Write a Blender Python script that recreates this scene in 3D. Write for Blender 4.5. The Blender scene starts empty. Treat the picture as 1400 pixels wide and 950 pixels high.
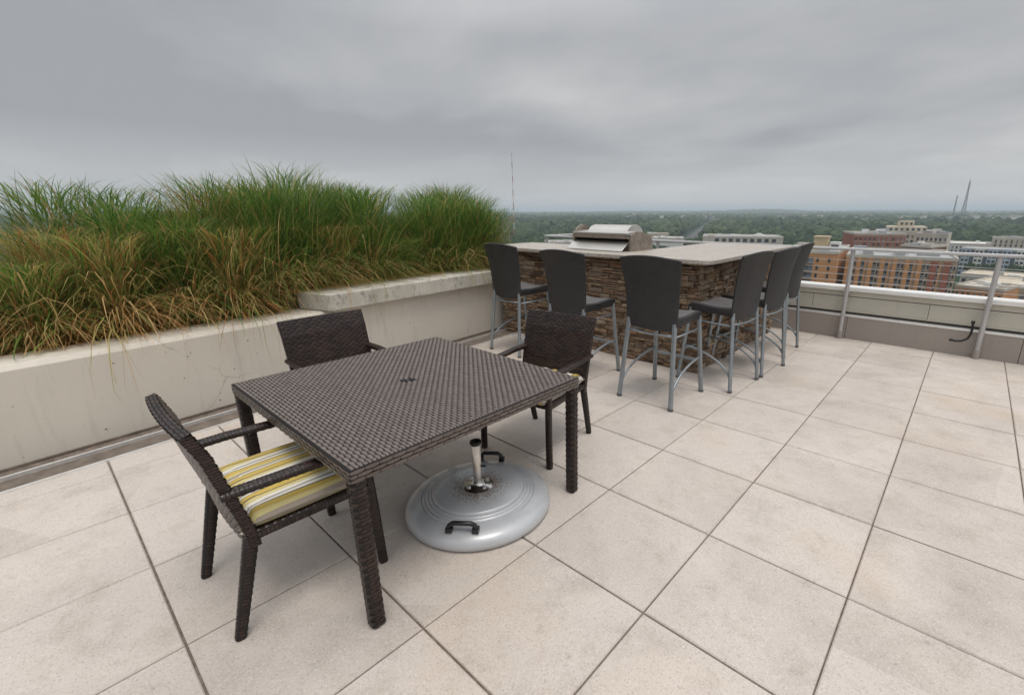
import bpy, bmesh, math, random
import numpy as np
from mathutils import Vector, Matrix
random.seed(7); rng = np.random.default_rng(7)
S = bpy.context.scene
COL = S.collection
PI = math.pi
R = math.radians

# ------------------------------------------------------------------ helpers
class MB:
    def __init__(s): s.v = []; s.f = []; s.m = []; s.n = 0
    def add(s, verts, faces, mat=0):
        b = s.n
        s.v.extend([tuple(p) for p in verts]); s.n += len(verts)
        for f in faces: s.f.append(tuple(i + b for i in f)); s.m.append(mat)
        return s
    def box(s, c, d, mat=0, rz=0, M=None):
        x, y, z = d[0]/2, d[1]/2, d[2]/2
        P = [Vector((i*x, j*y, k*z)) for k in (-1, 1) for j in (-1, 1) for i in (-1, 1)]
        if M is None: M = Matrix.Rotation(rz, 4, 'Z')
        P = [M @ p + Vector(c) for p in P]
        return s.add(P, [(0,2,3,1),(4,5,7,6),(0,1,5,4),(2,6,7,3),(0,4,6,2),(1,3,7,5)], mat)
    def box2(s, a, b, mat=0):
        return s.box([(a[i]+b[i])/2 for i in range(3)], [abs(b[i]-a[i]) for i in range(3)], mat)
    def prism(s, pts, z0, z1, mat=0):
        n = len(pts)
        P = [(x, y, z0) for x, y in pts] + [(x, y, z1) for x, y in pts]
        F = [tuple(range(n))[::-1], tuple(range(n, 2*n))] + [(i, (i+1) % n, n+(i+1) % n, n+i) for i in range(n)]
        return s.add(P, F, mat)
    def extr(s, prof, axis, a, b, mat=0):
        """profile (u,v) extruded along x (u=y,v=z) or y (u=x,v=z)"""
        n = len(prof)
        f = (lambda t, u, v: (t, u, v)) if axis == 'x' else (lambda t, u, v: (u, t, v))
        P = [f(a, u, v) for u, v in prof] + [f(b, u, v) for u, v in prof]
        F = [tuple(range(n)), tuple(range(n, 2*n))[::-1]] + [(i, n+i, n+(i+1) % n, (i+1) % n) for i in range(n)]
        return s.add(P, F, mat)
    def tube(s, path, r, seg=10, mat=0, caps=True, ry=None):
        path = [Vector(p) for p in path]; n = len(path)
        rs = r if isinstance(r, (list, tuple)) else [r]*n
        V = []
        up = None
        for i, p in enumerate(path):
            t = (path[min(i+1, n-1)] - path[max(i-1, 0)]).normalized()
            if up is None:
                up = Vector((0, 0, 1)) if abs(t.z) < .9 else Vector((1, 0, 0))
            a = t.cross(up)
            if a.length < 1e-5: a = t.cross(Vector((0, 1, 0)))
            a.normalize(); b = a.cross(t).normalized(); up = b if abs(t.z) < .9 else up
            for k in range(seg):
                an = 2*PI*k/seg
                V.append(p + a*math.cos(an)*rs[i] + b*math.sin(an)*(rs[i] if ry is None else ry))
        F = [(i*seg+k, i*seg+(k+1) % seg, (i+1)*seg+(k+1) % seg, (i+1)*seg+k) for i in range(n-1) for k in range(seg)]
        if caps: F += [tuple(range(seg))[::-1], tuple(range((n-1)*seg, n*seg))]
        return s.add(V, F, mat)
    def lathe(s, prof, seg=48, c=(0, 0, 0), mat=0):
        V = [(c[0]+r*math.cos(2*PI*k/seg), c[1]+r*math.sin(2*PI*k/seg), c[2]+z) for r, z in prof for k in range(seg)]
        F = [(i*seg+k, i*seg+(k+1) % seg, (i+1)*seg+(k+1) % seg, (i+1)*seg+k) for i in range(len(prof)-1) for k in range(seg)]
        F += [tuple(range(seg))[::-1], tuple(range((len(prof)-1)*seg, len(prof)*seg))]
        return s.add(V, F, mat)
    def build(s, name, mats, parent=None, smooth=False, bevel=0, bseg=2, recalc=False, auto=None):
        me = bpy.data.meshes.new(name)
        me.from_pydata(s.v, [], s.f)
        if not isinstance(mats, (list, tuple)): mats = [mats]
        for m in mats: me.materials.append(m)
        me.polygons.foreach_set('material_index', s.m)
        if smooth: me.polygons.foreach_set('use_smooth', [True]*len(s.f))
        me.update()
        if recalc:
            bm = bmesh.new(); bm.from_mesh(me); bmesh.ops.recalc_face_normals(bm, faces=bm.faces); bm.to_mesh(me); bm.free()
        o = bpy.data.objects.new(name, me); COL.objects.link(o); o.parent = parent
        if auto is not None:
            me.polygons.foreach_set('use_smooth', [True]*len(s.f))
            md = o.modifiers.new('edge', 'EDGE_SPLIT'); md.split_angle = R(auto)
        if bevel:
            md = o.modifiers.new('bevel', 'BEVEL'); md.width = bevel; md.segments = bseg; md.limit_method = 'ANGLE'; md.angle_limit = R(40)
        return o

def np_mesh(name, V, F, mats, midx=None, parent=None, smooth=True):
    """V (n,3), F (m,4) or (m,3)"""
    me = bpy.data.meshes.new(name)
    k = F.shape[1]
    me.vertices.add(len(V)); me.vertices.foreach_set('co', V.astype(np.float32).ravel())
    me.loops.add(F.size); me.loops.foreach_set('vertex_index', F.astype(np.int32).ravel())
    me.polygons.add(len(F)); me.polygons.foreach_set('loop_start', np.arange(0, F.size, k, dtype=np.int32))
    if not isinstance(mats, (list, tuple)): mats = [mats]
    for m in mats: me.materials.append(m)
    if midx is not None: me.polygons.foreach_set('material_index', np.asarray(midx, dtype=np.int32))
    me.polygons.foreach_set('use_smooth', np.full(len(F), smooth))
    me.update(calc_edges=True)
    o = bpy.data.objects.new(name, me); COL.objects.link(o); o.parent = parent
    return o

def tag(o, label=None, cat=None, group=None, kind=None):
    if label: o['label'] = label
    if cat: o['category'] = cat
    if group: o['group'] = group
    if kind: o['kind'] = kind
    return o
def empty(name, loc=(0, 0, 0), rz=0, label=None, cat=None, group=None):
    o = bpy.data.objects.new(name, None); COL.objects.link(o)
    o.location = loc; o.rotation_euler = (0, 0, rz); o.empty_display_size = .2
    return tag(o, label, cat, group)
def copy_tree(o, parent=None, label=None):
    c = o.copy(); COL.objects.link(c); c.parent = parent
    if label: c['label'] = label
    for ch in list(o.children): copy_tree(ch, c)
    return c

# ------------------------------------------------------------------ materials
class NT:
    def __init__(s, name):
        s.m = bpy.data.materials.new(name); s.m.use_nodes = True
        s.t = s.m.node_tree; s.N = s.t.nodes; s.L = s.t.links
        s.b = s.N['Principled BSDF']; s.out = s.N['Material Output']
    def n(s, typ, **kw):
        x = s.N.new('ShaderNode'+typ)
        for k, v in kw.items():
            if k.startswith('_'): setattr(x, k[1:], v)
            else: x.inputs[k.replace('__', ' ')].default_value = v
        return x
    def l(s, a, b): s.L.new(a, b)
    def coord(s, kind='Object', scale=(1, 1, 1)):
        tc = s.n('TexCoord'); mp = s.n('Mapping'); mp.inputs['Scale'].default_value = scale
        s.l(tc.outputs[kind], mp.inputs[0]); return mp.outputs[0]
    def noise(s, vec, scale, detail=4, rough=.55, out='Fac'):
        x = s.n('TexNoise', Scale=scale, Detail=detail, Roughness=rough); s.l(vec, x.inputs['Vector']); return x.outputs[out]
    def ramp(s, fac, stops, interp='LINEAR'):
        x = s.n('ValToRGB'); cr = x.color_ramp; cr.interpolation = interp
        while len(cr.elements) < len(stops): cr.elements.new(.5)
        for e, (p, c) in zip(cr.elements, stops):
            e.position = p; e.color = (*(c if isinstance(c, (tuple, list)) else (c, c, c)), 1) if not (isinstance(c, (tuple, list)) and len(c) == 4) else c
        s.l(fac, x.inputs[0]); return x.outputs[0]
    def mix(s, fac, a, b, mode='MIX'):
        x = s.N.new('ShaderNodeMix'); x.data_type = 'RGBA'; x.blend_type = mode
        for sock, v in ((x.inputs[0], fac), (x.inputs[6], a), (x.inputs[7], b)):
            if hasattr(v, 'links') or hasattr(v, 'is_linked'): s.l(v, sock)
            elif isinstance(v, (int, float)): sock.default_value = v if sock == x.inputs[0] else (v, v, v, 1)
            else: sock.default_value = (*v, 1)
        return x.outputs[2]
    def bump(s, h, strength=.3, dist=.01, normal=None):
        x = s.n('Bump', Strength=strength, Distance=dist); s.l(h, x.inputs['Height'])
        if normal is not None: s.l(normal, x.inputs['Normal'])
        s.l(x.outputs[0], s.b.inputs['Normal']); return x.outputs[0]
    def set(s, **kw):
        for k, v in kw.items():
            i = s.b.inputs[k.replace('_', ' ')]
            if hasattr(v, 'is_linked'): s.l(v, i)
            elif isinstance(v, (tuple, list)): i.default_value = (*v, 1)
            else: i.default_value = v
        return s

def simple(name, col, rough=.6, metal=0, var=.12, nscale=8, bump=.15, bdist=.003, bscale=120, kind='Object', spec=.5):
    t = NT(name); v = t.coord(kind)
    n1 = t.noise(v, nscale, 5)
    c = t.mix(t.ramp(n1, [(.3, 0.), (.7, 1.)]), tuple(x*(1-var) for x in col), tuple(min(1, x*(1+var)) for x in col))
    t.set(Base_Color=c, Roughness=rough, Metallic=metal)
    t.b.inputs['Specular IOR Level'].default_value = spec
    if bump: t.bump(t.noise(v, bscale, 3), bump, bdist)
    return t.m

def mat_paver():
    t = NT('paver_concrete'); v = t.coord('Object')
    tc = t.n('TexCoord')
    # per paver tone
    sn = t.n('VectorMath', _operation='DIVIDE'); sn.inputs[1].default_value = (.61, .61, 50); t.l(v, sn.inputs[0])
    fl = t.n('VectorMath', _operation='FLOOR'); t.l(sn.outputs[0], fl.inputs[0])
    wn = t.n('TexWhiteNoise'); t.l(fl.outputs[0], wn.inputs['Vector'])
    base = t.mix(wn.outputs['Value'], (.415, .368, .328), (.54, .487, .442))
    big = t.noise(v, 1.7, 6, .62)
    base = t.mix(t.ramp(big, [(.33, 0.), (.68, 1.)]), base, (.58, .52, .468))
    st = t.noise(v, 4.5, 8, .7)
    base = t.mix(t.ramp(st, [(.50, 0.), (.70, .50)]), base, (.34, .30, .255))
    # greyish spots
    sp = t.noise(v, 11, 6, .75)
    base = t.mix(t.ramp(sp, [(.60, 0.), (.72, .55)]), base, (.24, .22, .20))
    # warm rust-tint stains
    ru = t.noise(v, .9, 5, .6)
    base = t.mix(t.ramp(ru, [(.52, 0.), (.72, .6)]), base, (.50, .39, .29))
    # aggregate speckle
    vo = t.n('TexVoronoi', Scale=210); t.l(v, vo.inputs['Vector'])
    sv = t.n('SeparateColor'); t.l(vo.outputs['Color'], sv.inputs[0])
    base = t.mix(t.ramp(sv.outputs[0], [(.84, 0.), (.92, .32)]), base, (.25, .20, .16))
    base = t.mix(t.ramp(sv.outputs[1], [(.86, 0.), (.94, .35)]), base, (.68, .64, .59))
    f2 = t.noise(v, 260, 3, .7)
    base = t.mix(t.ramp(f2, [(.3, .5), (.48, 0.)]), base, (.29, .245, .205))
    t.set(Base_Color=base, Roughness=.85); t.b.inputs['Specular IOR Level'].default_value = .25
    h = t.n('Math', _operation='ADD'); t.l(f2, h.inputs[0]); t.l(sv.outputs[0], h.inputs[1])
    t.bump(h.outputs[0], .22, .0025)
    return t.m

def mat_stucco(name, col, dirty=(.33, .30, .26), pits=True, grime=.4, crack=True):
    t = NT(name); v = t.coord('Object')
    a = t.noise(v, 1.3, 6, .6)
    c = t.mix(t.ramp(a, [(.3, 0.), (.7, 1.)]), tuple(x*.90 for x in col), col)
    vs = t.coord('Object', (5, 5, .6)); 
    b = t.noise(vs, 2.2, 7, .65)
    c = t.mix(t.ramp(b, [(.55, 0.), (.78, grime)]), c, dirty)
    g = t.noise(v, 22, 4, .6)
    c = t.mix(t.ramp(g, [(.66, 0.), (.72, .55)]), c, dirty)
    if pits:
        vo = t.n('TexVoronoi', Scale=17); t.l(v, vo.inputs['Vector'])
        w = t.n('TexWhiteNoise'); t.l(vo.outputs['Position'], w.inputs['Vector'])
        k = t.n('Math', _operation='MULTIPLY'); t.l(t.ramp(vo.outputs['Distance'], [(.05, 1.), (.14, 0.)]), k.inputs[0])
        t.l(t.ramp(w.outputs['Value'], [(.80, 0.), (.82, 1.)]), k.inputs[1])
        c = t.mix(k.outputs[0], c, (.10, .085, .07))
    if crack:
        vd = t.n('TexVoronoi', Scale=.75, _feature='DISTANCE_TO_EDGE')
        dn = t.n('VectorMath', _operation='ADD'); nz = t.noise(v, 2.4, 5, .6, 'Color')
        sc = t.n('VectorMath', _operation='SCALE'); sc.inputs['Scale'].default_value = .35; t.l(nz, sc.inputs[0])
        t.l(v, dn.inputs[0]); t.l(sc.outputs[0], dn.inputs[1]); t.l(dn.outputs[0], vd.inputs['Vector'])
        msk = t.n('Math', _operation='MULTIPLY'); t.l(t.ramp(vd.outputs['Distance'], [(0, .4), (.005, 0.)]), msk.inputs[0]); t.l(t.ramp(a, [(.5, 0.), (.56, 1.)]), msk.inputs[1])
        c = t.mix(msk.outputs[0], c, (.2, .17, .14))
    t.set(Base_Color=c, Roughness=.9); t.b.inputs['Specular IOR Level'].default_value = .2
    t.bump(t.noise(v, 90, 5, .7), .35, .004)
    return t.m

def mat_coping():
    t = NT('rough_concrete'); v = t.coord('Object')
    a = t.noise(v, 3, 7, .7)
    c = t.mix(t.ramp(a, [(.3, 0.), (.7, 1.)]), (.46, .43, .37), (.63, .60, .53))
    s_ = t.noise(t.coord('Object', (1, 1, .5)), 14, 6, .8)
    c = t.mix(t.ramp(s_, [(.52, 0.), (.66, .75)]), c, (.17, .16, .135))
    g = t.noise(v, 150, 3, .7)
    c = t.mix(t.ramp(g, [(.3, .6), (.5, 0.)]), c, (.14, .13, .11))
    t.set(Base_Color=c, Roughness=.95); t.b.inputs['Specular IOR Level'].default_value = .2
    t.bump(g, .5, .006)
    return t.m

def mat_granite():
    t = NT('granite'); v = t.coord('Object')
    vo = t.n('TexVoronoi', Scale=120); t.l(v, vo.inputs['Vector'])
    s_ = t.n('SeparateColor'); t.l(vo.outputs['Color'], s_.inputs[0])
    c = t.ramp(s_.outputs[0], [(0, (.22, .19, .16)), (.14, (.33, .29, .245)), (.4, (.42, .38, .33)), (.75, (.48, .44, .39)), (1, (.53, .50, .45))])
    n = t.noise(v, 6, 7, .7)
    c = t.mix(t.ramp(n, [(.45, 0.), (.65, .5)]), c, (.33, .28, .23))
    t.set(Base_Color=c, Roughness=.42)
    t.bump(t.noise(v, 60, 4, .6), .05, .002)
    return t.m

def mat_stone():
    t = NT('ledge_stone'); v = t.coord('Object')
    g = t.n('NewGeometry')
    c = t.ramp(g.outputs['Random Per Island'], [(0, (.11, .075, .052)), (.18, (.22, .145, .092)), (.36, (.32, .23, .16)), (.52, (.39, .28, .18)), (.66, (.22, .17, .135)), (.78, (.46, .36, .26)), (.9, (.32, .185, .10)), (1, (.28, .21, .165))])
    n = t.noise(t.coord('Object', (1, 1, 2.5)), 16, 8, .7)
    c = t.mix(t.ramp(n, [(.33, .75), (.6, 0.)]), c, (.10, .07, .05))
    n2 = t.noise(v, 28, 6, .7)
    c = t.mix(t.ramp(n2, [(.56, 0.), (.72, .6)]), c, (.34, .27, .20))
    t.set(Base_Color=c, Roughness=.92); t.b.inputs['Specular IOR Level'].default_value = .25
    t.bump(t.noise(t.coord('Object', (1, 1, 3)), 38, 8, .75), .9, .012)
    return t.m

def mat_wicker(name, c0, c1, rough=.42):
    t = NT(name); g = t.n('NewGeometry'); v = t.coord('Object')
    c = t.mix(g.outputs['Random Per Island'], c0, c1)
    st = t.noise(t.coord('Object', (1, 1, 1)), 420, 2, .5)
    c = t.mix(t.ramp(st, [(.3, .5), (.6, 0.)]), c, tuple(x*.5 for x in c0))
    t.set(Base_Color=c, Roughness=rough)
    return t.m

def mat_fabric():
    t = NT('striped_fabric'); tc = t.n('TexCoord'); sp = t.n('SeparateXYZ'); t.l(tc.outputs['Object'], sp.inputs[0])
    m = t.n('Math', _operation='MULTIPLY_ADD'); m.inputs[1].default_value = 1/.172; m.inputs[2].default_value = 10.35; t.l(sp.outputs[0], m.inputs[0])
    f = t.n('Math', _operation='FRACT'); t.l(m.outputs[0], f.inputs[0])
    Y1, Y2, W, G, D = (.60, .43, .10), (.64, .54, .24), (.78, .75, .68), (.33, .28, .23), (.045, .035, .03)
    c = t.ramp(f.outputs[0], [(0, Y1), (.16, D), (.185, Y2), (.30, W), (.42, G), (.50, W), (.58, D), (.605, Y1), (.72, Y2), (.80, G), (.88, W), (.96, D), (.985, Y1)], 'CONSTANT')
    v = t.coord('Object'); n = t.noise(v, 9, 4)
    c = t.mix(t.ramp(n, [(.4, 0.), (.8, .25)]), c, (.3, .26, .2))
    t.set(Base_Color=c, Roughness=.95); t.b.inputs['Specular IOR Level'].default_value = .15
    t.b.inputs['Sheen Weight'].default_value = .2
    t.bump(t.noise(v, 500, 2), .2, .001)
    return t.m

def mat_plastic_weave():
    t = NT('moulded_wicker_plastic'); tc = t.n('TexCoord'); v = tc.outputs['Object']
    sp = t.n('SeparateXYZ'); t.l(v, sp.inputs[0])
    def s_(sock, k):
        a = t.n('Math', _operation='MULTIPLY'); a.inputs[1].default_value = k; t.l(sock, a.inputs[0])
        b = t.n('Math', _operation='SINE'); t.l(a.outputs[0], b.inputs[0]); return b.outputs[0]
    # basket pattern: rows along z/y, columns along x
    zy = t.n('Math', _operation='ADD'); t.l(sp.outputs[2], zy.inputs[0]); t.l(sp.outputs[1], zy.inputs[1])
    a = s_(sp.outputs[0], 2*PI/.022); b = s_(zy.outputs[0], 2*PI/.016)
    m = t.n('Math', _operation='MULTIPLY'); t.l(a, m.inputs[0]); t.l(b, m.inputs[1])
    c = t.ramp(m.outputs[0], [(.0, (.011, .010, .011)), (1, (.046, .043, .044))])  # weave highlights put into the colour: raised parts lighter, hollows darker
    n = t.noise(t.coord('Object'), 5, 5)
    c = t.mix(t.ramp(n, [(.4, 0.), (.8, .3)]), c, (.05, .048, .045))
    t.set(Base_Color=c, Roughness=.42)
    t.bump(m.outputs[0], .9, .0026)
    return t.m

def mat_umb_base():
    t = NT('silver_resin'); v = t.coord('Object')
    sp = t.n('VectorMath', _operation='LENGTH'); vv = t.coord('Object', (1, 1, 0)); t.l(vv, sp.inputs[0])
    n = t.noise(v, 95, 3, .55)
    k = t.n('Math', _operation='MULTIPLY_ADD'); k.inputs[1].default_value = -3.4; k.inputs[2].default_value = .80; t.l(sp.outputs['Value'], k.inputs[0])
    add = t.n('Math', _operation='ADD'); t.l(k.outputs[0], add.inputs[0]); t.l(n, add.inputs[1])
    rust = t.ramp(add.outputs[0], [(.80, 0.), (1.20, .8)])
    n0 = t.noise(v, 7, 6, .6)
    base = t.mix(t.ramp(n0, [(.5, 0.), (.75, .4)]), (.46, .47, .485), (.33, .33, .33))
    c = t.mix(rust, base, (.19, .13, .085))
    t.set(Base_Color=c, Roughness=.40, Metallic=.15)
    t.b.inputs['Coat Weight'].default_value = .6; t.b.inputs['Coat Roughness'].default_value = .14
    t.bump(t.noise(v, 60, 4), .08, .002)
    return t.m

def mat_foliage(name, c0, c1, scale=.1, kind='Object'):
    t = NT(name); v = t.coord(kind); g = t.n('NewGeometry')
    c = t.mix(g.outputs['Random Per Island'], c0, c1)
    n = t.noise(v, scale, 5, .6)
    c = t.mix(t.ramp(n, [(.35, .55), (.6, 0.)]), c, tuple(x*.55 for x in c0))
    t.set(Base_Color=c, Roughness=.8); t.b.inputs['Specular IOR Level'].default_value = .2
    return t.m

def mat_blade(name, c0, c1, tip=None):
    t = NT(name); g = t.n('NewGeometry')
    c = t.mix(g.outputs['Random Per Island'], c0, c1)
    t.set(Base_Color=c, Roughness=.55); t.b.inputs['Specular IOR Level'].default_value = .35
    tr = t.n('BsdfTranslucent'); t.l(c, tr.inputs[0]); mx = t.n('MixShader', Fac=.42)
    t.l(t.b.outputs[0], mx.inputs[1]); t.l(tr.outputs[0], mx.inputs[2]); t.l(mx.outputs[0], t.out.inputs[0])
    return t.m

def mat_brick(name, c0, c1, mortar, sc=1.0):
    t = NT(name); tc = t.n('TexCoord'); sp = t.n('SeparateXYZ'); t.l(tc.outputs['Object'], sp.inputs[0])
    n = t.noise(tc.outputs['Object'], .35, 5, .6)
    ad = t.n('Math', _operation='ADD'); t.l(sp.outputs[0], ad.inputs[0]); t.l(sp.outputs[1], ad.inputs[1])
    cb = t.n('CombineXYZ'); t.l(ad.outputs[0], cb.inputs[0]); t.l(sp.outputs[2], cb.inputs[1])
    b = t.n('TexBrick', Scale=sc); b.inputs['Color1'].default_value = (*c0, 1); b.inputs['Color2'].default_value = (*c1, 1); b.inputs['Mortar'].default_value = (*mortar, 1)
    b.inputs['Brick Width'].default_value = .6; b.inputs['Row Height'].default_value = .3; b.inputs['Mortar Size'].default_value = .02
    t.l(cb.outputs[0], b.inputs['Vector'])
    c = t.mix(t.ramp(n, [(.4, 0.), (.75, .45)]), b.outputs['Color'], tuple(x*.6 for x in c0))
    t.set(Base_Color=c, Roughness=.9); t.b.inputs['Specular IOR Level'].default_value = .2
    return t.m

M = {}
M['paver'] = mat_paver()
M['under'] = simple('joint_bed', (.17, .135, .11), .95, nscale=30, var=.4)
M['wall'] = mat_stucco('planter_stucco', (.66, .61, .53), grime=.38)
M['coping'] = mat_coping()
M['granite'] = mat_granite()
M['stone'] = mat_stone()
M['mortar'] = simple('stone_backing', (.05, .038, .030), .95)
M['wicker'] = mat_wicker('brown_resin_wicker', (.112, .086, .074), (.158, .128, .112), .30)
M['wicker_core'] = simple('wicker_core', (.010, .007, .006), .7, bump=0)
M['wicker_dk'] = mat_wicker('dark_resin_wicker', (.012, .006, .0045), (.048, .025, .019), .30)
M['frame_dk'] = simple('dark_powder_coat', (.014, .011, .010), .5)
M['fabric'] = mat_fabric()
M['shell'] = mat_plastic_weave()
M['seat_top'] = simple('seat_weave_sky_sheen', (.135, .130, .130), .38, var=.15, nscale=9, bump=.5, bdist=.002, bscale=160)  # sky reflection on the stool seats painted in as a lighter grey
M['legs'] = simple('silver_powder_coat', (.27, .30, .32), .42, .55, var=.08, bump=.04)
M['foot'] = simple('rubber_foot', (.10, .10, .10), .7)
M['umb'] = mat_umb_base()
M['chrome'] = simple('polished_steel', (.62, .60, .57), .22, 1, var=.15, nscale=30, bump=.05)
M['blackpl'] = simple('black_plastic', (.012, .012, .013), .35, bump=0)
M['void'] = simple('dark_opening', (.006, .006, .006), .8, bump=0)
M['seam'] = simple('seam', (.06, .055, .045), .8, bump=0)
M['steel'] = simple('brushed_steel', (.60, .58, .54), .40, .75, var=.06, nscale=4, bump=.03)
M['steel_dk'] = simple('weathered_steel', (.27, .23, .19), .5, .55, var=.25, nscale=14, bump=.1)
M['rail'] = simple('grey_rail_paint', (.47, .46, .455), .42, .35, var=.08, bump=.03)
M['alu'] = simple('aluminium', (.78, .775, .76), .38, .6, var=.1, nscale=10, bump=.05)
M['cap'] = simple('white_cap_flashing', (.80, .79, .76), .45, .0, var=.07, nscale=5, bump=.03)
M['cladding'] = mat_stucco('cream_panel', (.53, .505, .43), (.34, .31, .26), pits=False, grime=.35, crack=False)
M['curb'] = mat_stucco('brown_grey_curb', (.35, .31, .275), (.24, .21, .185), pits=False, grime=.4, crack=False)
M['gutter'] = simple('gutter_dirt', (.155, .125, .10), .9, var=.35, nscale=12)
M['soil'] = simple('soil', (.06, .04, .028), 1, var=.4, nscale=12, bump=.8, bdist=.02, bscale=30)

# ------------------------------------------------------------------ weave
def weave(P, U, V, pu, pv, h=.0022, K=5, closed=False, j0=0):
    """woven strands over a surface. P(u,v)->(pos, normal) numpy vectorised. returns verts, faces"""
    nv = max(2, int(round(V/pv))); sv = V/nv
    ncell = max(2, int(round(U/pu)))
    if closed and ncell % 2: ncell += 1
    su = U/ncell
    tt = np.linspace(0, 1, K)
    hh = np.sin(tt*PI)**.8
    wid = .43 - .14*(1-np.sin(tt*PI))
    cross = np.array([-1, 0, 1.])
    L = []
    for j in range(nv):
        st = (j+j0) % 2
        k0 = -1 if (st and not closed) else 0
        for k in range(st if closed else (st - 2 if st else 0), ncell, 2):
            a, b = k*su, (k+2)*su
            if not closed:
                a = max(0, a); b = min(U, b)
                if b - a < su*.5: continue
            L.append((a, b, (j+.5)*sv))
    L = np.array(L)
    a, b, c = L[:, 0], L[:, 1], L[:, 2]
    g = .04*su
    u = (a+g)[:, None] + (b-a-2*g)[:, None]*tt[None]
    n = len(L)
    uu = np.repeat(u[:, :, None], 3, 2)
    vv = c[:, None, None] + cross[None, None]*wid[None, :, None]*sv
    oo = h*(hh[None, :, None]*(1-.45*np.abs(cross))[None, None]) * np.ones((n, 1, 1)) + .0004
    pos, nor = P(uu.ravel(), vv.ravel())
    Vx = pos + nor*oo.ravel()[:, None]
    idx = np.arange(n*K*3).reshape(n, K, 3)
    F = np.stack([idx[:, :-1, :-1], idx[:, 1:, :-1], idx[:, 1:, 1:], idx[:, :-1, 1:]], -1).reshape(-1, 4)
    return Vx, F
def join(parts):
    Vs, Fs, o = [], [], 0
    for V_, F_ in parts:
        Vs.append(V_); Fs.append(F_+o); o += len(V_)
    return np.concatenate(Vs), np.concatenate(Fs)
def plane_P(o, eu, ev):
    o, eu, ev = map(np.array, (o, eu, ev)); n = np.cross(eu, ev); n = n/np.linalg.norm(n)
    return lambda u, v: (o + u[:, None]*eu + v[:, None]*ev, np.repeat(n[None], len(u), 0))
def rrect(w, d, r, k=4):
    """rounded rectangle outline, ccw, with normals and arclength"""
    P, N = [], []
    for cx, cy, a0 in ((w/2-r, d/2-r, 0), (-w/2+r, d/2-r, 90), (-w/2+r, -d/2+r, 180), (w/2-r, -d/2+r, 270)):
        for i in range(k+1):
            a = R(a0+90*i/k); P.append((cx+r*math.cos(a), cy+r*math.sin(a))); N.append((math.cos(a), math.sin(a)))
    P.append(P[0]); N.append(N[0])
    P, N = np.array(P), np.array(N)
    s = np.r_[0, np.cumsum(np.linalg.norm(np.diff(P, axis=0), axis=1))]
    return P, N, s
def limb_frames(path, side):
    path = np.array(path, float); s = np.r_[0, np.cumsum(np.linalg.norm(np.diff(path, axis=0), axis=1))]
    return path, s
def limb(path, w, d, side, r=.012, core=True, pu=.027, pv=.0140, ends=None, h=.0013):
    """wrapped limb along polyline path; side = width axis. ends=(w1,d1) taper"""
    path, s = limb_frames(path, side); side = np.array(side, float)
    P2, N2, sl = rrect(w, d, r)
    w1, d1 = ends or (w, d)
    def P(u, v):
        pos = np.stack([np.interp(v, s, path[:, i]) for i in range(3)], 1)
        e = 1e-3*s[-1]
        t = np.stack([np.interp(np.minimum(v+e*20, s[-1]), s, path[:, i]) - np.interp(np.maximum(v-e*20, 0), s, path[:, i]) for i in range(3)], 1)
        t /= np.linalg.norm(t, axis=1)[:, None]
        b = np.cross(t, side[None]); b /= np.linalg.norm(b, axis=1)[:, None]
        a = np.cross(b, t)
        x = np.interp(u, sl, P2[:, 0]); y = np.interp(u, sl, P2[:, 1]); nx = np.interp(u, sl, N2[:, 0]); ny = np.interp(u, sl, N2[:, 1])
        fr = v/s[-1]; kx = 1+(w1/w-1)*fr; ky = 1+(d1/d-1)*fr
        return pos + a*(x*kx)[:, None] + b*(y*ky)[:, None], a*nx[:, None] + b*ny[:, None]
    out = weave(P, sl[-1], s[-1], pu, pv, h=h, closed=True)
    # core
    nst = max(len(path), 8)
    vs = np.unique(np.r_[s, np.linspace(0, s[-1], nst)]); us = sl[:-1]
    uu, vv = np.meshgrid(us, vs); pos, _ = P(uu.ravel(), vv.ravel())
    cen = np.stack([np.interp(vv.ravel(), s, path[:, i]) for i in range(3)], 1)
    pos = cen + (pos-cen)*.97
    n = len(us); m = len(vs)
    F = [[i*n+k, i*n+(k+1) % n, (i+1)*n+(k+1) % n, (i+1)*n+k] for i in range(m-1) for k in range(n)]
    # end caps as quads fans
    c0, c1 = len(pos), len(pos)+1
    pos = np.concatenate([pos, path[:1], path[-1:]])
    for k in range(0, n):
        F.append([c0, (k+1) % n, k, k]); F.append([c1, (m-1)*n+k, (m-1)*n+(k+1) % n, (m-1)*n+(k+1) % n])
    return out, (pos, np.array(F))
def slab_faces(Pf, Pb): pass
def wov(name, weaves, cores, parent, wm=None, cm=None):
    """one mesh: strands (mat 0) + core (mat 1)"""
    Vw, Fw = join(weaves); Vc, Fc = join(cores)
    F = np.concatenate([Fw, Fc+len(Vw)]); V = np.concatenate([Vw, Vc])
    mi = np.r_[np.zeros(len(Fw)), np.ones(len(Fc))]
    me = bpy.data.meshes.new(name)
    faces = [tuple(dict.fromkeys(f)) for f in F.tolist()]
    me.from_pydata(V.tolist(), [], faces)
    me.materials.append(wm or M['wicker_dk']); me.materials.append(cm or M['wicker_core'])
    me.polygons.foreach_set('material_index', mi.astype(np.int32)); me.polygons.foreach_set('use_smooth', [True]*len(faces))
    me.update()
    o = bpy.data.objects.new(name, me); COL.objects.link(o); o.parent = parent
    return o
def box_core(a, b):
    mb = MB().box2(a, b); return np.array(mb.v, float), np.array(mb.f)

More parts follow.
